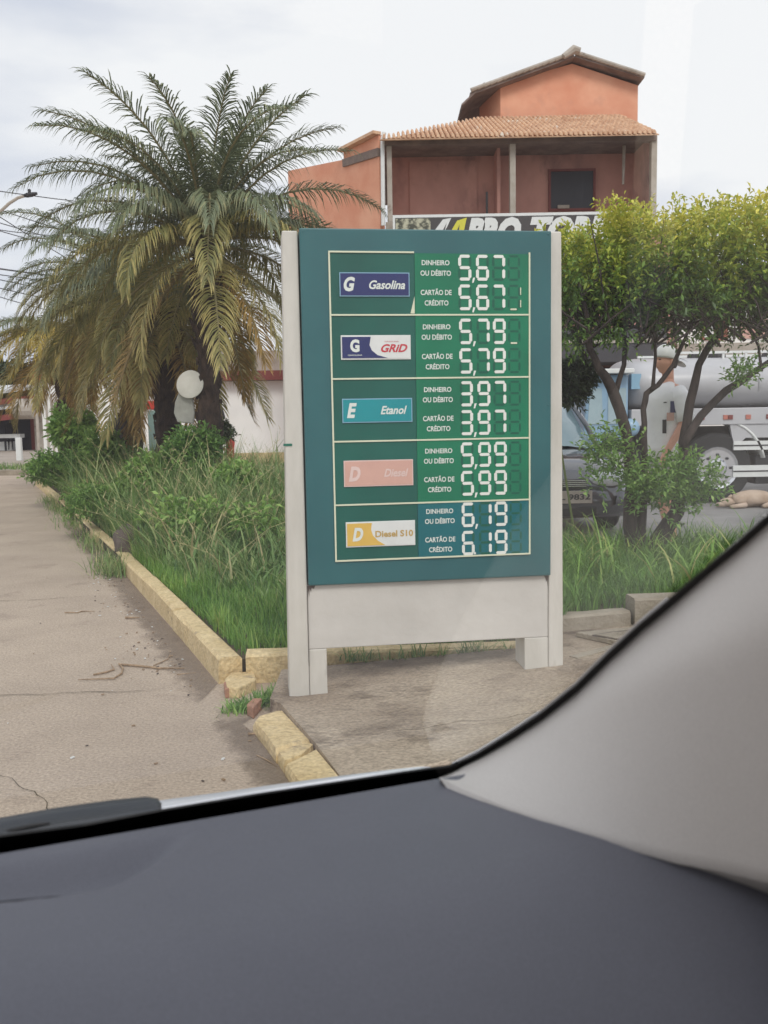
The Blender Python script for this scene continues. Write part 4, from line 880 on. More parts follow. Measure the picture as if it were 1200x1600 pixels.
bp('swoosh_gap', MB().slab([(X(702), lb), (X(706), lt-.42), (X(716), lt-.14), (X(714), lt-.35), (X(708), lb)], bnY-.015, bnY-.012), M['banner'])
bp('lettering', text('PRO', X(726, bnY), X(814, bnY), lb, lt, bnY-.016, .07, .3), M['badgewhite'])
bp('lettering', text('TORK', X(828, bnY), X(965, bnY), lb, lt, bnY-.016, .07, .3), M['badgewhite'])

# ================================================================== white shop building on the far right
WY = 23.0
wb = thing('white_storefront', 'white low building with posters, far right behind the tanker', 'building', (X(1150, WY), WY, 0))
def wx(name, a, b, y0, y1, c, d, m_): return part(name, MB().box(at(a, 600, WY).x, at(b, 600, WY).x, WY+y0, WY+y1, max(0, Z(d, WY, 1100)), Z(c, WY, 1100)), m_, wb, world=True)
wx('wall', 1056, 1420, 0, 4, 470, 800, M['white'])
wx('fascia', 1050, 1426, -.35, -.002, 538, 562, M['concrete'])
wx('poster', 1095, 1135, -.04, -.003, 495, 532, M['orangemark']); wx('poster', 1098, 1112, -.06, -.042, 500, 528, M['badgewhite'])
wx('poster', 1152, 1195, -.04, -.003, 500, 530, M['pink'])
wx('roof_edge', 1050, 1426, -.3, 4.2, 458, 469, M['concrete'])

# ================================================================== tank truck
KY = 12.6
tk = thing('tank_truck', 'white tank truck with light blue cab, parked side on behind the person', 'truck', (at(1100, 650, KY).x, KY, 0))
def TX(px, Y=KY): return at(px, 620, Y).x
def TZ(py, Y=KY): return at(1100, py, Y).z
def tp_(name, mb, m_, **k): return part(name, mb, m_, tk, world=True, **k)
cy_, cz_, ry_, rz_ = KY+1.0, TZ(598), 1.0, (TZ(553)-TZ(643))/2
rows_ = []
x0t, x1t = TX(985), TX(1420)
for (xx, sc) in ((x0t-.02, .02), (x0t, .5), (x0t+.04, .78), (x0t+.10, .92), (x0t+.18, .985), (x0t+.3, 1), (x1t-.2, 1), (x1t, .8), (x1t+.08, .4), (x1t+.1, .02)):
    rows_.append([(xx, cy_+math.cos(2*PI*k/36)*ry_*sc, cz_+math.copysign(abs(math.sin(2*PI*k/36))**.85, math.sin(2*PI*k/36))*rz_*sc) for k in range(36)])
tp_('tank', MB().grid(rows_, close=True), M['tankwhite'], smooth=True)
for px in (1085, 1185, 1290):
    tp_('tank_band', MB().grid([[(TX(px)+d, cy_+math.cos(2*PI*k/36)*(ry_+.008), cz_+math.sin(2*PI*k/36)*(rz_+.008)) for k in range(36)] for d in (0, .05)], close=True), M['tankwhite'], smooth=True, solid=.01)
mb = MB(); zt_ = TZ(553)
mb.box(TX(1040), TX(1420), KY+.55, KY+.59, zt_+.04, zt_+.075).box(TX(1040), TX(1420), KY+1.4, KY+1.44, zt_+.04, zt_+.075)
for k in range(12): mb.box(TX(1040)+k*.33, TX(1040)+k*.33+.03, KY+.55, KY+.58, zt_-.09, zt_+.045)
tp_('catwalk_rail', mb, M['badgewhite'])
for px in (1070, 1125, 1160, 1250): tp_('hatch', MB().lathe([(.12, 0), (.13, .02), (.12, .07), (.02, .09)], 14, Matrix.Translation((TX(px), cy_, zt_-.01))), M['dark'])
tp_('side_rail', MB().box(TX(985), TX(1420), KY-.06, KY+1.9, TZ(664), TZ(638)), M['tankwhite'], bevel=.01)
for i, px in enumerate((1091, 1128, 1135, 1163, 1195, 1230, 1262, 1300)):
    tp_('marker_lamp', MB().box(TX(px), TX(px)+.07, KY-.075, KY-.062, TZ(656), TZ(649)), M['orangemark'] if i % 2 else M['redtrim'])
tp_('chassis', MB().box(TX(1010), TX(1420), KY+.5, KY+1.5, TZ(720), TZ(668)), M['dark'])
mb = MB(); c_ = (TX(1122), .50)
rows_ = [[(c_[0]+math.cos(a_)*q, y_, c_[1]+math.sin(a_)*q) for a_ in [PI*.06+PI*.88*k/14 for k in range(15)]] for y_, q in ((KY-.05, .66), (KY+.5, .66))]
tp_('fender', MB().grid(rows_), M['badgewhite'], smooth=True, solid=.03)
tp_('mudguard_panel', MB().slab([(TX(1140), TZ(664)), (TX(1420), TZ(664)), (TX(1420), TZ(685)), (TX(1165), TZ(685)), (TX(1148), TZ(700)), (TX(1143), TZ(680))], KY-.04, KY+.02), M['tankwhite'])
def wheel(parent, x, y, r, w, rim, name='wheel', axis='Y', world=True):
    T = Matrix.Translation((x, y, r)) @ Matrix.Rotation(R(90), 4, 'X')
    t_ = part(name, MB().lathe([(r*.62, -w/2), (r*.93, -w/2), (r, -w*.35), (r, w*.35), (r*.93, w/2), (r*.62, w/2)], 28, T), M['tyre'], parent, world=world, smooth=False)
    part('rim', MB().lathe([(r*.62, w*.49), (r*.60, w*.56), (r*.52, w*.52), (r*.28, w*.515), (r*.22, w*.62), (r*.05, w*.64)], 20, T), rim, t_, world=world)
    mb = MB()
    for k in range(8):
        a_ = 2*PI*k/8; mb.lathe([(.02, w*.51), (.02, w*.6)], 6, T @ Matrix.Translation((math.cos(a_)*r*.38, math.sin(a_)*r*.38, 0)))
    part('wheel_nuts', mb, M['dark'], t_, world=world)
    return t_
wheel(tk, TX(1122), KY+.12, .49, .28, M['chrome']); wheel(tk, TX(1300), KY+.12, .49, .28, M['chrome']); wheel(tk, TX(960), KY+.12, .47, .26, M['chrome'])
for a_, b_ in ((690, 704), (728, 746)):
    mb = MB().box(TX(1146), TX(1290), KY-.05, KY-.01, TZ(b_), TZ(a_)).box(TX(1146), TX(1290), KY-.056, KY-.051, TZ((a_+b_)/2+1), TZ((a_+b_)/2-1), 1)
    tp_('side_guard', mb, [M['badgewhite'], M['dark']])
tp_('guard_post', MB().box(TX(1160), TX(1165), KY-.005, KY+.03, TZ(760), TZ(690)), M['dark'])
tp_('side_box', MB().box(TX(1185), TX(1260), KY+.04, KY+.5, TZ(758), TZ(712)), M['dark'], bevel=.02)
mb = MB(); mb.slab([(TX(912), TZ(735)), (TX(982), TZ(735)), (TX(982), TZ(583)), (TX(930), TZ(583)), (TX(918), TZ(600)), (TX(912), TZ(670))], KY+.0, KY+1.9)
tp_('cab', mb, M['truckblue'], bevel=.03)
tp_('cab_window', MB().slab([(TX(950), TZ(660)), (TX(978), TZ(660)), (TX(978), TZ(604)), (TX(950), TZ(604))], KY-.012, KY-.002), M['paleglass'])
tp_('cab_window', MB().slab([(TX(918), TZ(660)), (TX(942), TZ(660)), (TX(940), TZ(604)), (TX(922), TZ(604))], KY-.012, KY-.002), M['paleglass'])
tp_('sun_visor', MB().box(TX(912), TX(985), KY-.2, KY+1.9, TZ(583)+.01, TZ(578)+.03), M['badgewhite'], bevel=.01)
tp_('door_handle', MB().box(TX(968), TX(975), KY-.03, KY-.004, TZ(672), TZ(668)), M['dark'])
tp_('air_tank', blobmesh((TX(985), KY-.02, TZ(666)), (.13, .1, .13), 3, 10, 0), M['truckblue'], smooth=True)
tp_('name_plate', MB().box(TX(988), TX(1003), KY+.05, KY+.2, TZ(606), TZ(582)), M['badgeblue'])

# dog asleep near the truck wheel
dp = gr(1165, 792)
dg = blobmesh((dp.x+.1, dp.y, .11), (.30, .13, .12), 8, 12, .1); dg.add(*(lambda b: (b.v, b.f))(blobmesh((dp.x-.26, dp.y-.05, .07), (.12, .07, .06), 9, 10, .08)))
dg.tube([(dp.x-.05, dp.y-.05, .09), (dp.x-.2, dp.y-.05, .10)], [.10, .06], 10); dg.tube([(dp.x-.3, dp.y-.06, .06), (dp.x-.42, dp.y-.07, .035)], [.05, .025], 8)
dg.tube([(dp.x-.05, dp.y-.14, .04), (dp.x-.28, dp.y-.2, .025)], [.035, .025], 7); dg.tube([(dp.x+.3, dp.y-.1, .04), (dp.x+.15, dp.y-.2, .025)], [.05, .025], 7)
dg.tube([(dp.x-.24, dp.y-.02, .11), (dp.x-.2, dp.y+.0, .15), (dp.x-.17, dp.y, .10)], [.03, .025, .01], 6); dg.tube([(dp.x+.38, dp.y, .08), (dp.x+.55, dp.y-.06, .02)], [.03, .012], 6)
tag(part('dog', dg, M['dog'], smooth=True), 'pale tan dog lying asleep on the asphalt by the truck', 'dog')

# ================================================================== parked dark car
cx0 = X(868, 9.3); CY = 9.25
pc = thing('parked_car', 'dark small hatchback parked nose first behind the sign, showing its licence plate', 'car', (cx0, CY, 0), R(3))
hw = .80
def cpart(name, mb, m_, **k): return part(name, mb, m_, pc, **k)
st = [(0, .62, .30, .52), (.06, .72, .22, .60), (.18, .78, .19, .70), (.5, .80, .18, .80), (.95, .81, .18, .87), (1.1, .81, .18, .90), (2.0, .81, .18, .92), (3.2, .80, .18, .92), (3.65, .74, .2, .90), (3.75, .64, .3, .80)]
rows_ = []
for y, w, zs, zt2 in st:
    half = [(0, zt2+.02), (w*.5, zt2+.012), (w*.82, zt2-.01), (w*.97, zt2-.08), (w, zt2-.2), (w*1.0, .42), (w*.97, .3), (w*.9, zs)]
    rows_.append([(x, y, z) for x, z in half]+[(-x, y, z) for x, z in half[::-1][:-1]])
mb = MB().grid(rows_, close=True); n_ = len(rows_[0]); mb.add(rows_[0], [tuple(range(n_))[::-1]]); mb.add(rows_[-1], [tuple(range(n_))])
cpart('body', mb, M['carpaint'], smooth=True)
gh = [(.98, .70, .66, .90), (1.25, .72, .60, 1.15), (1.55, .73, .57, 1.36), (1.75, .73, .56, 1.42), (2.4, .73, .56, 1.46), (3.2, .72, .55, 1.42), (3.55, .68, .50, 1.15), (3.68, .66, .5, .92)]
def ghrow(y, wb_, wt, z, e=0): return [(-wb_-e, y, .88), (-(wb_+wt)/2-e, y, (.88+z)/2+.02), (-wt-e, y, z-.03), (-wt*.6, y, z+.01+e), (0, y, z+.02+e), (wt*.6, y, z+.01+e), (wt+e, y, z-.03), ((wb_+wt)/2+e, y, (.88+z)/2+.02), (wb_+e, y, .88)]
cpart('windows', MB().grid([ghrow(*g) for g in gh]), M['carglass'], smooth=True)
roof = [ghrow(*g, .012)[2:7] for g in gh[3:6]]
cpart('roof', MB().grid([[(x*.985, y-.03, z) for x, y, z in roof[0]]]+roof), M['carpaint'], smooth=True, solid=.02)
for s in (-1, 1):
    cpart('pillar', MB().tube([(s*.715, .96, .90), (s*.665, 1.25, 1.15), (s*.61, 1.56, 1.35), (s*.57, 1.78, 1.42)], .032, 7), M['carpaint'], smooth=True)
    cpart('pillar', MB().tube([(s*.745, 2.3, .90), (s*.69, 2.3, 1.2), (s*.575, 2.3, 1.44)], .035, 7), M['carpaint'])
    hl = cpart('headlight', blobmesh((s*.56, .06, .60), (.20, .10, .095), 4, 12, .03), M['lamp'], smooth=True)
    part('lamp_bezel', MB().tube([(s*.56+math.cos(a_)*.19, .02+.04*math.cos(a_)**2, .60+math.sin(a_)*.09) for a_ in [2*PI*k/16 for k in range(17)]], .012, 5), M['dark'], hl)
    cpart('mirror', blobmesh((s*.92, 1.15, .98), (.11, .06, .07), 6, 10, .05), M['carpaint'], smooth=True)
    for yy in (.68, 3.05):
        w_ = wheel(pc, s*.73, yy, .29, .18, M['chrome'], world=False)
        for q in [w_]+list(w_.children): q.data.transform(Matrix.Translation((s*.73, yy, .29)) @ Matrix.Rotation(s*R(90), 4, 'Z') @ Matrix.Translation((-s*.73, -yy, -.29)))
cpart('bumper', MB().grid([[(x, -.05+.12*(x/.78)**2+d, z) for x in np.linspace(-.78, .78, 15)] for d, z in ((.06, .20), (.0, .26), (-.01, .36), (.0, .46), (.05, .50))]), M['carpaint'], smooth=True, solid=.02)
cpart('grille', MB().box(-.32, .32, -.03, .04, .52, .60), M['dark'], bevel=.01)
mb = MB()
for k in range(4): mb.box(-.31, .31, -.04, -.031, .526+k*.019, .534+k*.019)
cpart('grille_bar', mb, M['chrome'])
cpart('lower_intake', MB().box(-.42, .42, -.062, -.02, .22, .31), M['black'], bevel=.01)
cpart('wiper', MB().tube([(-.5, .93, .92), (.1, 1.05, .99)], .012, 5), M['black'])
plate = cpart('licence_plate', MB().box(-.20+.16, .20+.16, -.085, -.070, .355, .485), M['concrete'], bevel=.004)
part('plate_lettering', text('JL 9832', .18-.20, .14+.20, .375, .452, -.087, .03), M['dark'], plate)

# ================================================================== person in the white cap
PY = 8.55
pf = gr(1050, 858); HX = at(1033, 580, PY).x
ps = thing('person', 'person in white backwards cap and printed white t-shirt, standing side on behind the clipped tree', 'person', (at(1040, 650, PY).x, PY, 0), R(14))
# local frame: facing -x
S_ = 1.0
joints = [((0, 0, .93), .125), ((0, 0, 1.05), .12), ((.01, 0, 1.25), .135), ((.02, 0, 1.40), .115), ((.02, 0, 1.47), .055), ((.005, 0, 1.545), .05),
          ((.02, -.10, .90), .088), ((-.03, -.11, .52), .058), ((-.02, -.11, .30), .052), ((.03, -.12, .07), .034), ((-.13, -.12, .03), .03),
          ((.0, .10, .90), .088), ((.03, .12, .50), .058), ((.08, .12, .30), .05), ((.13, .12, .07), .034), ((-.02, .12, .03), .03),
          ((.02, -.17, 1.39), .058), ((.03, -.24, 1.10), .042), ((-.10, -.23, .90), .032), ((-.14, -.22, .83), .028),
          ((.02, .17, 1.39), .058), ((.07, .25, 1.12), .042), ((.00, .25, .90), .032), ((-.03, .25, .82), .028)]
edges = [(0, 1), (1, 2), (2, 3), (3, 4), (4, 5), (0, 6), (6, 7), (7, 8), (8, 9), (9, 10), (0, 11), (11, 12), (12, 13), (13, 14), (14, 15), (3, 16), (16, 17), (17, 18), (18, 19), (3, 20), (20, 21), (21, 22), (22, 23)]
for hand, root in ((19, (-.14, -.22, .83)), (23, (-.03, .25, .82))):
    for k, (dy, l) in enumerate(((-.027, .065), (-.009, .075), (.009, .07), (.027, .055))):
        a_ = len(joints); rx_, ry2, rz2 = root
        joints += [((rx_-.01, ry2+dy, rz2-.04), .010), ((rx_-.015, ry2+dy, rz2-.04-l*.5), .009), ((rx_-.0, ry2+dy, rz2-.04-l), .008)]
        edges += [(hand, a_), (a_, a_+1), (a_+1, a_+2)]
    a_ = len(joints); joints += [((root[0]-.035, root[1]-.015, root[2]-.02), .011), ((root[0]-.045, root[1]-.02, root[2]-.055), .009)]; edges += [(hand, a_), (a_, a_+1)]
me = bpy.data.meshes.new('body'); me.from_pydata([j[0] for j in joints], edges, []); me.materials.append(M['skin'])
body = bpy.data.objects.new('body', me); COL.objects.link(body); body.parent = ps; WM[body.name] = WM[ps.name]
sk = body.modifiers.new('skin', 'SKIN'); sk.use_smooth_shade = True
for i, j in enumerate(joints): me.skin_vertices[0].data[i].radius = (j[1], j[1]) if i > 3 else (j[1]*.85, j[1]*1.15)
me.skin_vertices[0].data[0].use_root = True
body.modifiers.new('subdivision', 'SUBSURF').levels = 1; body.modifiers['subdivision'].render_levels = 2
# head with a profile looking left
def headpt(th, a_):
    d = Vector((math.sin(th)*math.cos(a_), math.sin(th)*math.sin(a_), math.cos(th))); x, y, z = d.x*.098, d.y*.076, d.z*.118
    f_ = max(0, -d.x)
    if z < -.03: x *= 1-.12*(-z-.03)/.09; y *= 1-.3*(-z-.03)/.09
    if x > 0 and z < -.02: x *= .72
    x -= .030*math.exp(-((z+.014)/.018)**2-(y/.013)**2)*(f_ > .3)       # nose
    x -= .010*math.exp(-((z+.052)/.010)**2-(y/.022)**2)*(f_ > .3)       # lips
    x -= .012*math.exp(-((z+.095)/.018)**2-(y/.022)**2)*(f_ > 0)        # chin
    x += .010*math.exp(-((z-.012)/.012)**2-((abs(y)-.03)/.014)**2)*(f_ > .3)  # eye sockets
    x -= .006*math.exp(-((z-.034)/.010)**2-(y/.05)**2)*(f_ > .3)
    return (-.005+x, y, 1.66+z)
hd = MB().grid([[headpt(PI*i/40, 2*PI*j/48) for j in range(48)] for i in range(41)], close=True)
hd.tube([(.02, 0, 1.45), (.015, 0, 1.60)], [.052, .05], 14)
for s in (-1, 1): hd.add(*(lambda b: (b.v, b.f))(blobmesh((.012, s*.078, 1.652), (.018, .010, .032), 2, 8, .05)))
head = part('head', hd, M['skin'], ps, smooth=True)
mb = MB()
for s in (-1, 1): mb.add(*(lambda b: (b.v, b.f))(blobmesh((-.083, s*.031, 1.672), (.010, .013, .006), 1, 8, 0)))
part('eyes', mb, M['hair'], head)
part('hair', MB().grid([[(-.002+math.sin(PI*.5*i/8)*0+.103*math.sin(t_)*math.cos(a_), .080*math.sin(t_)*math.sin(a_), 1.66+.118*math.cos(t_)) for a_ in [-PI*.44+PI*.88*j/20 for j in range(21)]] for i, t_ in enumerate([PI*.34+PI*.34*q/8 for q in range(9)])]), M['hair'], head, smooth=True, solid=.008)
cap = MB().grid([[(.004+.112*math.sin(t_)*math.cos(a_), .088*math.sin(t_)*math.sin(a_), 1.685+.120*math.cos(t_)+.02*math.sin(t_)*-math.cos(a_)*.9) for a_ in [2*PI*j/32 for j in range(32)]] for t_ in [PI*.52*q/10+.01 for q in range(11)]], close=True)
rows_ = [[(.10+.085*s_*math.cos(a_), .078*math.sin(a_), 1.655-.050*s_*math.cos(a_)) for a_ in [-PI/2+PI*j/14 for j in range(15)]] for s_ in (.0, .5, 1)]
cap.grid(rows_)
part('cap', cap, M['badgewhite'], ps, smooth=True, solid=.006)
def ell(cx, cy, cz, rx_, ry2, n=24): return [(cx+rx_*math.cos(2*PI*k/n), cy+ry2*math.sin(2*PI*k/n), cz+.008*math.sin(6*PI*k/n+cz*9)) for k in range(n)]
sh = MB().grid([ell(0, 0, z, a_, b_) for z, a_, b_ in ((.80, .195, .215), (.90, .188, .21), (1.02, .178, .20), (1.15, .176, .20), (1.28, .172, .21), (1.37, .142, .20), (1.43, .095, .14), (1.465, .07, .085))], close=True)
for s in (-1, 1):
    sh.tube([(.02, s*.14, 1.39), (.03, s*.20, 1.32), (.04, s*.24, 1.20), (.045, s*.255, 1.12)], [.075, .078, .072, .076], 14, cap=False)
tsh = part('t_shirt', sh, M['shirt'], ps, smooth=True, solid=.006)
def prn(x0, x1, z0, z1, m_, o=.010): part('shirt_print', MB().grid([[(x, -math.sqrt(max(0, 1-(x/.178)**2))*.205-o, z) for x in np.linspace(x0, x1, 5)] for z in (z0, (z0+z1)/2, z1)]), m_, tsh, smooth=True)
prn(-.075, -.01, 1.20, 1.30, M['navy']); prn(-.10, -.045, 1.13, 1.20, M['pink'], .012); prn(-.125, -.10, 1.02, 1.14, M['dark']); prn(-.12, -.10, 1.285, 1.295, M['dark'])
so_ = MB().grid([ell(0, 0, .99, .13, .165), ell(0, 0, .85, .145, .18)], close=True)
for s, xx in ((-1, -.01), (1, .02)): so_.tube([(0+xx*.3, s*.09, .90), (xx, s*.10, .70), (xx*1.4, s*.105, .50)], [.11, .098, .092], 16, cap=False)
part('shorts', so_, M['shorts'], ps, smooth=True, solid=.006)
for s, xx in ((-1, -.05), (1, .055)): part('sandal', MB().prism([(xx-.13, s*.12-.04), (xx-.1, s*.12+.045), (xx+.1, s*.12+.035), (xx+.1, s*.12-.035)], 0, .028), M['badgewhite'], ps, bevel=.008)
for q in ps.children: q.scale = (1.0, 1.0, 1.0)
ps.scale = (1.055, 1.055, 1.055)

# ================================================================== left background
LY = 27.0
lw_ = thing('white_commercial_building', 'long white wall with red brown roof edge and louvres, behind the palms', 'building', (at(320, 650, LY).x, LY, .0))
def LX(px, Y=LY): return at(px, 650, Y).x
def LZ(py, px=300, Y=LY): return at(px, py, Y).z
def lp(name, mb, m_, **k): return part(name, mb, m_, lw_, world=True, **k)
lp('wall', MB().box(LX(66), LX(640), LY, LY+6, 0, LZ(597)), M['white'])
lp('roof_edge', MB().box(LX(195), LX(650), LY-.4, LY+6.3, LZ(597)+.01, LZ(582)), M['redtrim'])
lp('upper_wall', MB().box(LX(140), LX(195)-.01, LY+.3, LY+6, LZ(597)+.01, LZ(560)), M['white'])
lp('upper_storey', MB().box(LX(215), LX(560), LY+1.2, LY+5, LZ(582)+.01, LZ(545)), M['concrete'])
lp('plinth', MB().box(LX(330), LX(645), LY-.05, LY-.003, 0, .32), M['kerb'])
for k in range(9): lp('louvre_slat', MB().box(LX(178), LX(228), LY-.06, LY-.004, LZ(612)-.18*k*.62, LZ(612)-.18*k*.62+.05), M['concrete'])
for px in (72, 80, 88, 96): lp('grey_stripe', MB().box(LX(px), LX(px+3.2), LY-.03, LY-.002, .1, LZ(612)), M['concrete'])
# lamp on the wall
wl = thing('wall_lamp', 'small black gooseneck lamp on the white wall right of the tallest palm', 'lamp', (LX(346), LY-.01, LZ(648)))
part('arm', MB().tube([(LX(336), LY-.01, LZ(660)), (LX(337), LY-.2, LZ(641)), (LX(342), LY-.35, LZ(638)), (LX(347), LY-.4, LZ(644))], .03, 6), M['wire'], wl, world=True)
part('shade', MB().lathe([(.06, .25), (.12, .15), (.17, -.05), (.15, -.09)], 12, Matrix.Translation((LX(347), LY-.4, LZ(651)))), M['dark'], wl, world=True)
# red things seen between the trunks
RYY = 16.0
rp = at(350, 700, RYY)
rc = thing('red_plastic_slide', 'curved bright red plastic piece standing right of the tallest palm trunk', 'play slide', (rp.x, RYY, 0))
pp = [at(x, y, RYY) for x, y in [(335, 680), (346, 674), (354, 680), (360, 692), (359, 712), (354, 735), (352, 765)]]
part('red_curve', MB().tube(pp, [.05, .07, .075, .08, .075, .07, .07], 10), M['redplastic'], rc, world=True, smooth=True)
part('rung', MB().tube([at(322, 702, RYY), at(352, 702, RYY)], .03, 6), M['redplastic'], rc, world=True)
part('support', MB().tube([at(326, 702, RYY), at(326, 775, RYY)], .03, 6), M['redplastic'], rc, world=True)
bush('potted dark green plant above the red plastic piece', 346, 655, 690, 15.6, .24, 61, 300, (.06, .1), name='potted_plant', m_='darkleaf', tb=.3)
gp = at(240, 650, 20)
fb = thing('red_service_box', 'red box on a pale teal cabinet, between the palm trunks before the white wall', 'cabinet', (gp.x, 20, 0))
part('red_top', MB().box(at(229, 650, 20).x, at(248, 650, 20).x, 20, 20.4, at(240, 640, 20).z, at(240, 626, 20).z), M['redplastic'], fb, world=True, bevel=.02)
part('cabinet', MB().box(at(230, 650, 20).x, at(246, 650, 20).x, 20.02, 20.38, 0, at(240, 641, 20).z), flat('pale_teal', srgb(150, 178, 172)), fb, world=True, bevel=.02)
part('side_arm', MB().box(at(190, 650, 20).x, at(216, 650, 20).x, 20, 20.2, at(200, 628, 20).z, at(200, 623, 20).z), M['dark'], fb, world=True, bevel=.02)
part('side_pole', MB().box(at(205, 650, 20).x, at(208, 650, 20).x, 20.05, 20.12, 0, at(200, 629, 20).z), M['dark'], fb, world=True)
part('red_lamp', MB().box(at(208, 650, 20).x, at(216, 650, 20).x, 20.0, 20.1, at(210, 640, 20).z, at(210, 630, 20).z), M['redplastic'], fb, world=True)
# dark figure-like motorcycle/person at (185,670)
pq = at(186, 690, 19)
def simple_person(label, x, y, h, mats, face=0):
    t = thing('person', label, 'person', (x, y, .12 if y > 23 else 0), face); k = h/1.7; js = [((0, 0, .92*k), .11*k), ((0, 0, 1.15*k), .12*k), ((0, 0, 1.36*k), .13*k), ((0, 0, 1.47*k), .05*k), ((0, .01, 1.60*k), .075*k),
         ((.08*k, 0, .86*k), .08*k), ((.09*k, 0, .48*k), .055*k), ((.10*k, 0, .05*k), .035*k), ((-.08*k, 0, .86*k), .08*k), ((-.10*k, .02*k, .48*k), .055*k), ((-.13*k, .04*k, .05*k), .035*k),
         ((.19*k, 0, 1.36*k), .05*k), ((.24*k, 0, 1.1*k), .038*k), ((.22*k, -.1*k, .9*k), .03*k), ((-.19*k, 0, 1.36*k), .05*k), ((-.24*k, 0, 1.1*k), .038*k), ((-.22*k, -.1*k, .9*k), .03*k)]
    ed = [(0, 1), (1, 2), (2, 3), (3, 4), (0, 5), (5, 6), (6, 7), (0, 8), (8, 9), (9, 10), (2, 11), (11, 12), (12, 13), (2, 14), (14, 15), (15, 16)]
    me = bpy.data.meshes.new('body'); me.from_pydata([j[0] for j in js], ed, []); me.materials.append(mats[0])
    b = bpy.data.objects.new('body', me); COL.objects.link(b); b.parent = t
    b.modifiers.new('skin', 'SKIN').use_smooth_shade = True
    for i, j in enumerate(js): me.skin_vertices[0].data[i].radius = (j[1], j[1]*.8)
    me.skin_vertices[0].data[0].use_root = True; b.modifiers.new('subdivision', 'SUBSURF').render_levels = 1
    WM[t.name] = Matrix.Translation(t.location)
    part('jacket', MB().lathe([(.13*k, .82*k), (.15*k, 1.0*k), (.16*k, 1.3*k), (.12*k, 1.43*k), (.06*k, 1.48*k)], 14, None, 0, 1.25, .85), mats[1], t, smooth=True)
    return t
simple_person('distant person in black clothes standing by the shop counter, far left', at(17, 700, 41).x, 41, 1.45, (M['cloth_dark'], M['cloth_dark']))
simple_person('dark clothed person standing before the louvred wall, left of the second palm', at(187, 700, 19.6).x, 19.6, 1.6, (M['cloth_dark'], M['dark']))
# pale shell-like panels tied on the palm trunk
sp = at(295, 600, 9.9)
dsh = thing('pale_dish', 'round off white dish fixed to the left side of the tallest palm trunk', 'dish', (sp.x, 9.9, sp.z))
a_ = at(298, 601, 10.42)
part('dish_shell', MB().lathe([(.001, -.05), (.08, -.045), (.125, -.02), (.165, .02), (.16, .03), (.001, -.03)], 26, Matrix.Translation(a_) @ Matrix.Rotation(R(80), 4, 'X') @ Matrix.Rotation(R(-10), 4, 'Y')), M['shell'], dsh, world=True, smooth=True)
part('bracket', MB().tube([a_+Vector((.0, .05, 0)), a_+Vector((.12, .18, -.03))], .012, 6), M['dark'], dsh, world=True)
a_ = at(286, 640, 10.1)
sb_ = thing('hanging_shell', 'pale grey rounded panel below the round dish on the tallest palm trunk', 'panel', (a_.x, 10.1, a_.z-.25))
pl_ = [at(x, y, 10.4) for x, y in [(276, 660), (270, 645), (272, 628), (278, 612), (276, 596), (282, 592), (290, 610), (300, 622), (303, 645), (301, 662)]]
part('panel_shell', MB().slab([(v.x, v.z) for v in pl_], 10.44, 10.49), M['shellgrey'], sb_, world=True, bevel=.015)

# far left shop row
SY = 41.0
fs = thing('corner_shop', 'far left shop with pale awnings, red brown door and dark interior', 'shop', (at(25, 700, SY).x, SY, .12))
def sx(px, Y=SY): return at(px, 690, Y).x
def sz(py, Y=SY): return at(30, py, Y).z
def fp(name, mb, m_, **k): return part(name, mb, m_, fs, world=True, **k)
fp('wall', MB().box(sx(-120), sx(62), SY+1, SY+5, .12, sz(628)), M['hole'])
fp('door', MB().box(sx(37), sx(55), SY+.9, SY+.99, .12, sz(640)), M['door'])
for px in (56, 62): fp('pillar', MB().box(sx(px), sx(px+3.6), SY-.1, SY+.2, .12, sz(612)), M['concrete'])
fp('column', MB().box(sx(68), sx(78), SY-.5, SY, .12, sz(595)), M['concrete'])
for a1, b1, c1, d1, e1, m1 in ((-120, 56, 690, 625, 612, 'redtrim'), (-120, 48, 0, 650, 640, 'redtrim')):
    v0, v1 = sx(a1), sx(b1, SY-1.2)
    fp('awning_beam', MB().add([(v0, SY-1.2, sz(d1+14)), (v1, SY-1.2, sz(d1-6)), (v1, SY-1.2, sz(d1+2)), (v0, SY-1.2, sz(d1+24)), (v0, SY-1, sz(d1+14)), (v1, SY-1, sz(d1-6)), (v1, SY-1, sz(d1+2)), (v0, SY-1, sz(d1+24))], [(0, 1, 2, 3), (4, 7, 6, 5), (0, 4, 5, 1), (3, 2, 6, 7), (1, 5, 6, 2)]), M[m1])
    fp('awning_roof', MB().add([(v0, SY-1.2, sz(d1+6)), (v1-.2, SY-1.2, sz(d1-16)), (v1-.2, SY+1.4, sz(d1-26)), (v0, SY+1.4, sz(d1-20))], [(0, 1, 2, 3)]), M['awning'], solid=.12)
fp('grey_drum', MB().lathe([(.25, -.5), (.45, -.4), (.45, .4), (.25, .5)], 14, Matrix.Translation((sx(42, SY-1.4), SY-1.4, sz(640))) @ Matrix.Rotation(R(90), 4, 'Y')), M['concrete'])
fp('counter', MB().box(sx(2), sx(36), SY-.3, SY+.2, sz(684), sz(678)), M['badgewhite'])
fp('counter_leg', MB().box(sx(8), sx(10), SY-.1, SY, .12, sz(684)), M['dark'])
fp('freezer', MB().box(sx(-8), sx(13), SY+.3, SY+.9, .12, sz(690)), M['badgewhite'], bevel=.03)
ts = thing('shop_sign_pole', 'slim pole sign with a red oval above a white oval, far left', 'sign', (sx(64, SY-2), SY-2, .12))
part('pole', MB().tube([(sx(60, SY-2), SY-2, .12), (sx(60, SY-2), SY-2, sz(575))], .07, 8), M['concrete'], ts, world=True)
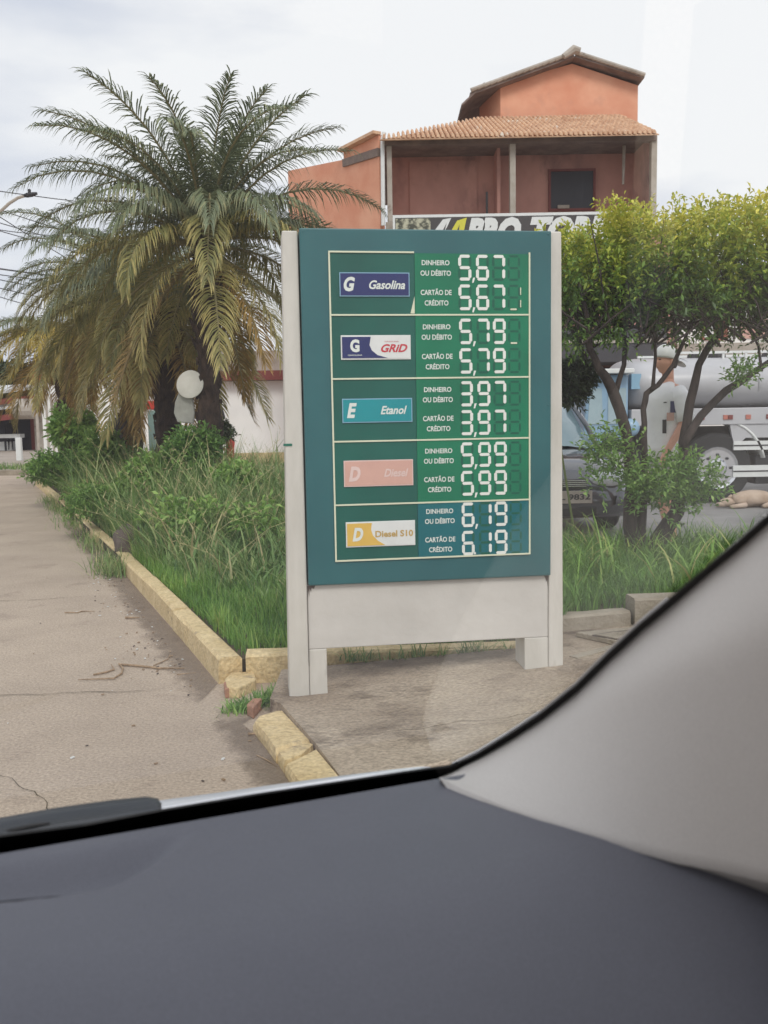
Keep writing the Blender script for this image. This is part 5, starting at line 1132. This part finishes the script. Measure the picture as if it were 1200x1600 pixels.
for (px, py, rx_, rz2, m1) in ((64, 590, .16, .42, 'redplastic'), (65.5, 613, .13, .36, 'badgewhite')):
    part('oval_panel', MB().slab([(sx(px, SY-2.1)+math.cos(q*PI/10)*rx_*1.1, sz(py)+math.sin(q*PI/10)*rz2) for q in range(20)], SY-2.2, SY-2.08), M[m1], ts, world=True)
part('oval_mark', MB().slab([(sx(65.5, SY-2.1)+math.cos(q*PI/6)*.05, sz(611)+math.sin(q*PI/6)*.09) for q in range(12)], SY-2.22, SY-2.205), M['dark'], ts, world=True)
wp = gr(24, 726)
tag(part('bollard', MB().box(wp.x-.09, wp.x+.09, wp.y+.3, wp.y+.45, .1, at(24, 684, wp.y+.3).z), M['badgewhite'], bevel=.02), 'white square post standing on the far pavement, left edge', 'bollard')
# far trees at the left
for i, (px, py, Y, r_) in enumerate(((5, 600, 52, 2.4), (-45, 590, 55, 3.2), (35, 612, 60, 2.2))):
    c_ = at(px, py, Y)
    t = thing('distant_tree', ('dark distant tree behind the shop awnings', 'larger dark distant tree at the left picture edge', 'dark distant tree above the shop sign')[i], 'tree', (c_.x, Y, 0), 0, 'distant trees behind the shop')
    foliage('crown', [(c_.x+rnd.uniform(-1, 1), Y+rnd.uniform(-1, 1), c_.z+rnd.uniform(-.8, .8), r_*.7, r_*.7, r_*.55) for _ in range(5)], 1300, 4, (.25, .45), (.14, .24), M['darkleaf'], 70+i, lambda P, k, r: r.random(len(P)), parent=t, sprig=.4)
    part('trunk', MB().tube([(c_.x, Y, 0), (c_.x+.1, Y, c_.z)], [.22, .12], 8), M['bark'], t, world=True)
# street lamp, wires
lp0 = at(-60, 650, 21)
sl_ = thing('street_lamp', 'grey curved street lamp arm reaching in from the left edge', 'street lamp', (lp0.x, 21, 0))
part('pole', MB().tube([(lp0.x, 21, 0), (lp0.x, 21, at(-60, 330, 21).z+1.2)], [.14, .1], 10), M['concrete'], sl_, world=True)
part('arm', MB().tube([at(-60, 380, 21), at(-20, 350, 21), at(0, 331, 21), at(14, 318, 21), at(28, 309, 21), at(38, 306, 21)], .035, 7), M['concrete'], sl_, world=True)
hd_ = part('lamp_head', MB().tube([at(36, 306, 21), at(42, 305, 21), at(50, 304, 21), at(58, 302, 21)], [.03, .055, .055, .03], 8), M['dark'], sl_, world=True)
part('photocell', MB().lathe([(.035, 0), (.04, .06), (.02, .08)], 8, Matrix.Translation(at(46, 301, 21))), M['dark'], hd_, world=True)
pole2 = at(300, 560, 46)
up_ = thing('utility_pole', 'distant concrete utility pole carrying the cables, behind the palms', 'utility pole', (pole2.x, 46, 0))
part('pole', MB().tube([(pole2.x, 46, 0), (pole2.x, 46, at(300, 470, 46).z)], [.16, .1], 8), M['concrete'], up_, world=True)
wires = [((-60, 290), (420, 330)), ((-60, 308), (330, 410)), ((-60, 330), (330, 420)), ((-60, 343), (330, 430)), ((-60, 300), (260, 480)), ((-60, 411), (330, 440)), ((-60, 420), (330, 450)), ((-60, 424), (330, 480)), ((-60, 436), (330, 500)), ((-60, 445), (200, 500)), ((-60, 350), (200, 362))]
nm = ['uppermost overhead cable crossing the sky at the left', 'second overhead cable from the top, sloping down to the right', 'third overhead cable from the top', 'fourth overhead cable from the top', 'steep cable slanting down behind the palm fronds', 'thick cable at mid height on the left',
      'thin cable just below the thick one', 'thin cable second below the thick one', 'thin cable third below the thick one', 'lowest thin cable at the left', 'nearly level thin cable under the lamp arm']
for i, ((a1, b1), (a2, b2)) in enumerate(wires):
    p, q = at(a1, b1, 21), at(a2, b2, 44); pts = [p.lerp(q, s)-Vector((0, 0, .25*4*s*(1-s))) for s in [k/12 for k in range(13)]]
    tag(part('overhead_cable', MB().tube(pts, .022 if i == 5 else .013, 5), M['wire']), nm[i], 'cable', 'overhead cables at the left')

# ================================================================== OWN CAR: dashboard, pillar, windshield
own = thing('car_interior', 'inside of the car in front: blue grey dashboard, pale pillar trim and windshield', 'car', (0, 0, 0))
DZ = .90
b0, b1 = gr(0, 1334, DZ), gr(690, 1216, DZ)
e = (b1-b0).normalized(); mdir = Vector((e.y, -e.x, 0))     # towards the rear of the car
O = b1.copy()
def cp3(s, t, z): return O + e*s + mdir*t + Vector((0, 0, z-DZ))
def project(v):
    q = CM.inverted() @ v; return (600+F*q.x/-q.z, 800-F*q.y/-q.z)
def sm(x, a, b): 
    x = min(1, max(0, (x-a)/(b-a))); return x*x*(3-2*x)
def dz(s, t):
    z = DZ + .012*math.sin(min(1, t/.35)*PI*.5) - 1.3*max(0, t-.18)**1.8 - .42*max(0, s-.03)**1.7*min(1, t/.15)
    v = cp3(s, t, DZ); c = CM.inverted() @ v
    if c.z < -.05:
        px, py = project(v)
        # shallow recess at the left: boundary curve py < g(px)
        g = 1408-.10*px-70*sm(px, 150, 330)-80*sm(px, 250, 520)
        z -= .017*(1-sm(py, g-22, g+12))*(1-sm(px, 260, 600))*sm(t, .012, .07)
        if px < 118: z -= .006*math.exp(-((py-(1410-.11*px))/6)**2)
    return z
ss = [-1.5+.5*i/6 for i in range(6)]+[-1+1.45*i/190 for i in range(191)]
tt = [.0+.62*i/150 for i in range(151)]+[.66, .72, .8]
rows_ = [[tuple(cp3(s, t, dz(s, t))) for s in ss] for t in tt]
rows_.append([(x, y, z-.5) for x, y, z in rows_[-1]])
part('dashboard', MB().grid(rows_), M['dash'], own, world=True, smooth=True)
part('dash_slot', MB().tube([gr(px, 1411-.10*px, DZ-.003) for px in (-80, -20, 40, 90, 112)], [.0022, .0022, .002, .0016, .0006], 6, flat=.5), M['dashgap'], own, world=True)
# windshield plane
SLT = R(42); wdir = (mdir*math.cos(SLT)+Vector((0, 0, math.sin(SLT)))).normalized(); wn = e.cross(wdir).normalized(); WO = cp3(0, -.03, DZ+.004)
def onglass(px, py, off=0): d = ray(px, py); t = (WO+wn*off-C0).dot(wn)/d.dot(wn); return C0+d*t
Epx = [(686, 1217), (712, 1204), (752, 1184), (800, 1155), (850, 1122), (905, 1078), (955, 1028), (1005, 982), (1060, 936), (1110, 893), (1160, 852), (1205, 812), (1290, 735), (1400, 640), (1560, 510), (1760, 360)]
Lpx = [(688, 1218.5), (716, 1231), (752, 1247), (800, 1266), (850, 1284), (905, 1302), (955, 1318), (1005, 1332), (1060, 1346), (1110, 1356), (1160, 1367), (1205, 1378), (1290, 1398), (1400, 1425), (1560, 1470), (1760, 1530)]
E_ = [onglass(*p) for p in Epx]
Lw = [gr(x, y, DZ+.006) for x, y in Lpx]
VT = 1.02                                                    # length of the glass up its slope
eL = E_[-1]; E_ += [eL.lerp(eL+e*.12+wdir*(VT-(eL-WO).dot(wdir)), q) for q in (.5, 1)]; Lw += [Lw[-1]+mdir*.25*q for q in (.5, 1)]
K = 22; rows_ = []
cen = sum(E_, Vector())/len(E_)
for a_, b_ in zip(E_, Lw):
    d_ = (b_-a_); toward = (C0-(a_+b_)/2); nrm = (toward - d_*(toward.dot(d_)/max(d_.length_squared, 1e-9))).normalized()
    row = []
    for k in range(K+1):
        u = k/K; bul = .17*sm(len(rows_), -1, 8)*d_.length*(1-(1-min(u/.36, 1))**2.2)*(1-max(0, u-.25)/.75)**1.15
        row.append(a_+d_*u+nrm*bul+Vector((0, 0, 0)))
    # rolled lip at the glass edge
    row = [row[0]-nrm*.012-d_*.02] + row + [b_-nrm*.012-Vector((0, 0, .004)), b_-nrm*.05-Vector((0, 0, .05))]
    rows_.append(row)
part('pillar_trim', MB().grid(rows_), M['trim'], own, world=True, smooth=True, solid=.003)
# black seal between trim and glass, frit dots and a bright strip standing in for the glass edge's glint
def ribbon(px_list, w0, w1, off, m_, name, dots=False):
    P = [Vector((x, y, 0)) for x, y in px_list]; mb = MB(); rows2 = []; fine = []
    for i in range(len(P)-1):
        for s in range(6): fine.append(P[i].lerp(P[i+1], s/6))
    for i, p in enumerate(fine):
        t = (fine[min(i+1, len(fine)-1)]-fine[max(i-1, 0)]).normalized(); n_ = Vector((t.y, -t.x, 0))   # to the upper left in the picture
        rows2.append([onglass(*(p+n_*w0).xy, off), onglass(*(p+n_*w1).xy, off)])
    return part(name, mb.grid(rows2), m_, own, world=True, solid=.001), fine
ribbon(Epx[:13], -14, 9, .002, M['frit'], 'pillar_seal')
ribbon(Epx[1:9], 9.5, 13, .003, M['chrome'], 'edge_glint')
P = [Vector((x, y, 0)) for x, y in Epx[2:14]]; mb = MB()
tot = 0
for i in range(len(P)-1):
    L_ = (P[i+1]-P[i]).length; k = int(L_/5.5); t = (P[i+1]-P[i]).normalized(); n_ = Vector((t.y, -t.x, 0))
    for q in range(k):
        c = P[i]+t*(q+.5)*5.5; h_ = 13.5+rnd.uniform(-.5, .5)
        mb.add([onglass(*(c-t*1.4+n_*8).xy, .0025), onglass(*(c+t*1.4+n_*8).xy, .0025), onglass(*(c+t*.9+n_*h_).xy, .0025), onglass(*(c-t*.9+n_*h_).xy, .0025)], [(0, 1, 2, 3)])
part('frit_dots', mb, M['frit'], own, world=True, kind='stuff')
# windshield pane
pane = [cp3(-1.35, -.03, DZ+.004)] + [WO+e*.02] + [onglass(x, y-1) for x, y in Epx[1:]]
pane.append(E_[-1].copy()); topR = pane[-1]; vtop = VT; pane.append(WO+e*(-1.35)+wdir*vtop)
part('windshield', MB().add(pane, [tuple(range(len(pane)))]), M['glass'], own, world=True)
# black band at the foot of the glass (frit over the cowl)
band_top = [(-160, 1335), (0, 1306), (130, 1289), (250, 1266), (400, 1241), (520, 1223), (620, 1208), (668, 1201), (700, 1197), (716, 1192)]
band_bot = [(-160, 1365), (0, 1338), (130, 1316), (250, 1297), (400, 1267), (520, 1247), (620, 1230), (668, 1222), (700, 1219), (722, 1216)]
def extl(L_): return [L_[0]-e*1.15, L_[0]-e*.5]+list(L_)
part('lower_seal', MB().grid([extl([onglass(*p, .004) for p in band_top]), extl([onglass(*p, .004) for p in band_bot]), extl([gr(x, y+14, DZ-.012) for x, y in band_bot])]), M['frit'], own, world=True, solid=.002)
# cowl / wiper cover, exterior side of the glass
def ext(px, py, up=0): return onglass(px, py, 0)-wn*0
cw = [(-160, 1312), (0, 1279), (90, 1263), (170, 1252), (228, 1246), (247, 1249), (252, 1256), (248, 1276)]
sgn = 1 if (C0-WO).dot(wn) < 0 else -1     # +wn direction away from the viewer?
cwb = [(-160, 1350), (0, 1316), (90, 1300), (170, 1290), (228, 1281), (244, 1278), (249, 1277), (250, 1277)]
farv = [onglass(*p, .05*sgn) for p in cw]; nearv = [onglass(*p, .02*sgn) for p in cwb]; farv = extl(farv); nearv = extl(nearv); midv = [(f_+n_)/2+Vector((0, 0, .006)) for f_, n_ in zip(farv, nearv)]
part('wiper_cover', MB().grid([[f_-Vector((0, 0, .03)) for f_ in farv], farv, midv, nearv]), M['cowl'], own, world=True, smooth=True, solid=.002)
part('wiper_ridge', MB().tube([onglass(-20, 1309, .03*sgn), onglass(20, 1297, .03*sgn), onglass(50, 1290, .03*sgn), onglass(78, 1286, .03*sgn)], [.0015, .002, .002, .001], 6), M['black'], own, world=True)
# silver bonnet edge and steep bonnet
he = [(-200, 1330), (0, 1294), (250, 1253), (340, 1241), (430, 1228), (520, 1216), (600, 1206), (655, 1200), (672, 1200)]
hz = [onglass(x, y, .12*sgn) for x, y in he]
fwd = -mdir
hz = extl(hz); r0 = [v-fwd*.03+Vector((0, 0, -.012)) for v in hz]; r1 = hz; r2 = [v+fwd*.05+Vector((0, 0, -.038)) for v in hz]; r3 = [v+fwd*.30+Vector((0, 0, -.24)) for v in hz]; r4 = [v+fwd*.50+Vector((0, 0, -.46)) for v in hz]; r5 = [v+fwd*.56+Vector((0, 0, -.72)) for v in hz]
cb = extl([onglass(*p, .012*sgn)-Vector((0, 0, .012)) for p in band_bot])
ca = [hz[0].lerp(hz[-1], i/(len(cb)-1))-Vector((0, 0, .03)) for i in range(len(cb))]
cm = [(a_+b_)/2-Vector((0, 0, .02)) for a_, b_ in zip(ca, cb)]
part('cowl_panel', MB().grid([ca, cm, cb]), M['cowl'], own, world=True, smooth=True, solid=.003)
part('bonnet', MB().grid([r0, r1, r2, r3, r4, r5]), M['silver'], own, world=True, smooth=True, solid=.004)
# roof, headliner, door panel
topz = topR.z
def rf(s, t, z): return tuple(O+e*s+mdir*t+Vector((0, 0, z-DZ)))
tr_ = (topR-O).dot(mdir); sr_ = (topR-O).dot(e)
part('headliner', MB().grid([[rf(s, t, topz+.02+.05*sm(t, tr_, tr_+.3)-.05*abs((s+.45)/.9)**3) for s in np.linspace(-1.4, sr_, 12)] for t in np.linspace(tr_-.02, tr_+1.9, 8)]), M['headliner'], own, world=True, smooth=True, solid=.03)
part('door_panel', MB().box(0, 1.6, -.03, .03, -.55, .0, 0, Matrix.Translation(Lw[12]+Vector((0, 0, .01))) @ Matrix.Rotation(math.atan2(mdir.y, mdir.x), 4, 'Z')), M['dash'], own, world=True, bevel=.01)
part('rear_panel', MB().grid([[rf(s, tr_+1.9, z) for s in np.linspace(-1.4, sr_, 4)] for z in (.3, .8, topz+.02)]), M['headliner'], own, world=True, solid=.03)
